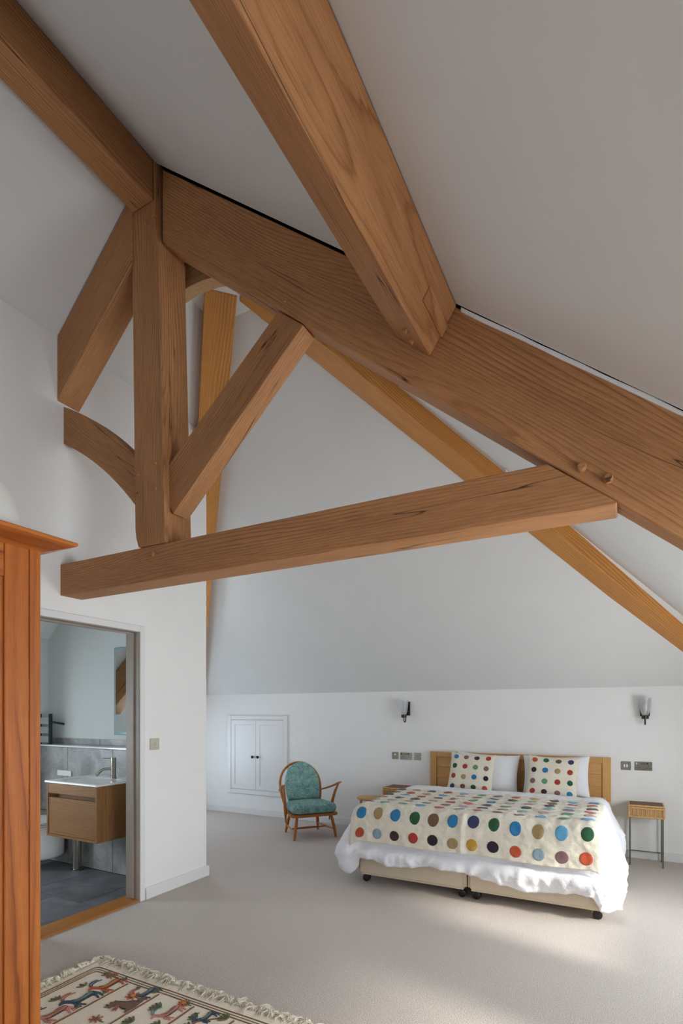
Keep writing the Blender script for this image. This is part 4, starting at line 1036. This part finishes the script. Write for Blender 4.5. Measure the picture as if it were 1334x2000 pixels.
# basin top with a moulded bowl
def basin(u, v):
    x = VX0-.012+(VX1-VX0+.024)*u; y = VY0-.012+(VY1-VY0+.010)*v
    cx, cy = (u-.5)/.40, (v-.44)/.34
    q = abs(cx)**2.6+abs(cy)**2.6
    z = .846-.085*max(0, 1-q)**.55 if q < 1 else .846
    if u in (0, 1) or v in (0, 1): z = .832
    return Vector((x, y, z))
ba = grid('basin', basin, [0, .004]+lin(.02, .98, 44)+[.996, 1], [0, .004]+lin(.02, .98, 36)+[.996, 1], 'ceramic', va, 0)
box('basin_slab', VX0-.012, VX1+.012, VY0-.012, VY1-.002, .8285, .833, 'ceramic', va)
lathe('overflow_ring', [(.011, -.004), (.012, .002), (.006, .003), (.006, -.004)], (-3.76, 2.90, .812), 'chrome', ba, 14)
tp = thing('basin_tap', 'brushed metal mixer tap on the back of the basin', 'tap', (-3.80, 3.03, .846))
tx, ty = -3.800, 3.035
lathe('tap_body', [(.026, .846), (.026, .852), (.021, .854), (.021, .985), (.0001, .985)], (tx, ty, 0), 'nickel', tp, 20)
lathe('tap_cap', [(.021, .987), (.021, 1.020), (.0001, 1.020)], (tx, ty, 0), 'nickel', tp, 20)
sd = Vector((-.80, -.60, 0))
pp = [Vector((tx, ty, .925)), Vector((tx, ty, .925))+sd*.06]
for k in range(1, 7):
    a = (PI/2)*.62*k/6; pp.append(Vector((tx, ty, .925))+sd*(.06+.06*math.sin(a))+Vector((0, 0, -.06*(1-math.cos(a)))))
pp.append(pp[-1]+(pp[-1]-pp[-2]).normalized()*.04)
tube('spout', pp, .0115, 'nickel', tp, 12)
tube('lever', [Vector((tx, ty, 1.012)), Vector((tx, ty, 1.014))+sd*.085], [.005, .004], 'nickel', tp, 8)
# mirror
mi = thing('wall_mirror', 'tall bathroom mirror with pale glass edge seen beside the door jamb', 'mirror', (-3.85, 3.296, 1.2))
box('bevelled_edge', -4.105, -3.56, 3.282, 3.2955, 1.196, 1.985, 'mirror_edge', mi, bevel=.004)
box('mirror_pane', -4.078, -3.587, 3.2805, 3.2825, 1.222, 1.965, 'mirror', mi)
# towel rail
tw = thing('towel_rail', 'dark vertical heated towel rail with flat bars on the bathroom wall', 'towel rail', (-4.95, 3.2, 1.1))
RY = 3.19
for x in (-4.885, -5.055): box('upright', x-.012, x+.012, RY-.015, RY+.015, 1.094, 1.385, 'anthracite', tw, bevel=.003)
for k, z in enumerate((1.135, 1.225, 1.315)): box('flat_bar', -5.043, -4.897, RY-.006, RY+.006, z-.030, z+.034, 'rail_glass', tw, bevel=.002)
tube('bracket', [(-4.873, RY, 1.305), (-4.845, RY, 1.305), (-4.835, RY+.02, 1.300), (-4.835, 3.295, 1.285)], .010, 'anthracite', tw, 10)
# toilet
wc = thing('toilet', 'white toilet partly hidden behind the wardrobe edge in the bathroom', 'toilet', (-4.68, 2.9, 0))
def pan(u_lv, th_):
    pass
V = []; F = []; lv = [(.10, .60, .16), (.12, .78, .18), (.20, .90, .19), (.30, .97, .20), (.395, 1.0, .205)]; n = 28
for z, s_, hw in lv:
    for k in range(n):
        a = 2*PI*k/n; x = hw*math.cos(a)
        y = -.26*math.sin(a)*s_ if math.sin(a) > 0 else -.20*math.sin(a)
        V.append((-4.66+x, 2.945+y*(1 if y < 0 else 1.0), z))
for i in range(len(lv)-1):
    for k in range(n): F.append((i*n+k, i*n+(k+1) % n, (i+1)*n+(k+1) % n, (i+1)*n+k))
F += [tuple(range(n)), tuple(range((len(lv)-1)*n, len(lv)*n))]
mk('pan', V, F, 'ceramic', wc, None, True, bevel=0)
ol = [(v[0], v[1]) for v in V[-n:]]
prism('seat', [(-4.66+(x+4.66)*1.01, 2.945+(y-2.945)*1.0) for x, y in ol], 'Z', .399, .415, 'ceramic', wc, None, .004)
prism('lid', [(-4.66+(x+4.66)*1.02, 2.945+(y-2.945)*1.0) for x, y in ol], 'Z', .418, .440, 'ceramic', wc, None, .006)
fp = box('flush_plate', -4.70, -4.50, YW-.012, YW-.0005, .81, .86, 'white_pl', None, None, .002)
tag(fp, 'small white flush plate on the grey tiles behind the basin', 'flush plate')
hb_ = thing('toilet_brush_holder', 'brushed metal toilet brush holder standing under the vanity unit', 'brush holder', (-4.31, 3.06, 0))
lathe('canister', [(.036, .012), (.036, .36), (.034, .362), (.0001, .362)], (-4.31, 3.06, 0), 'nickel', hb_, 22)
lathe('base', [(.050, 0), (.050, .010), (.038, .014), (.0001, .014)], (-4.31, 3.06, 0), 'nickel', hb_, 22)
lathe('handle', [(.006, .362), (.006, .39), (.010, .392), (.0001, .40)], (-4.31, 3.06, 0), 'nickel', hb_, 12)
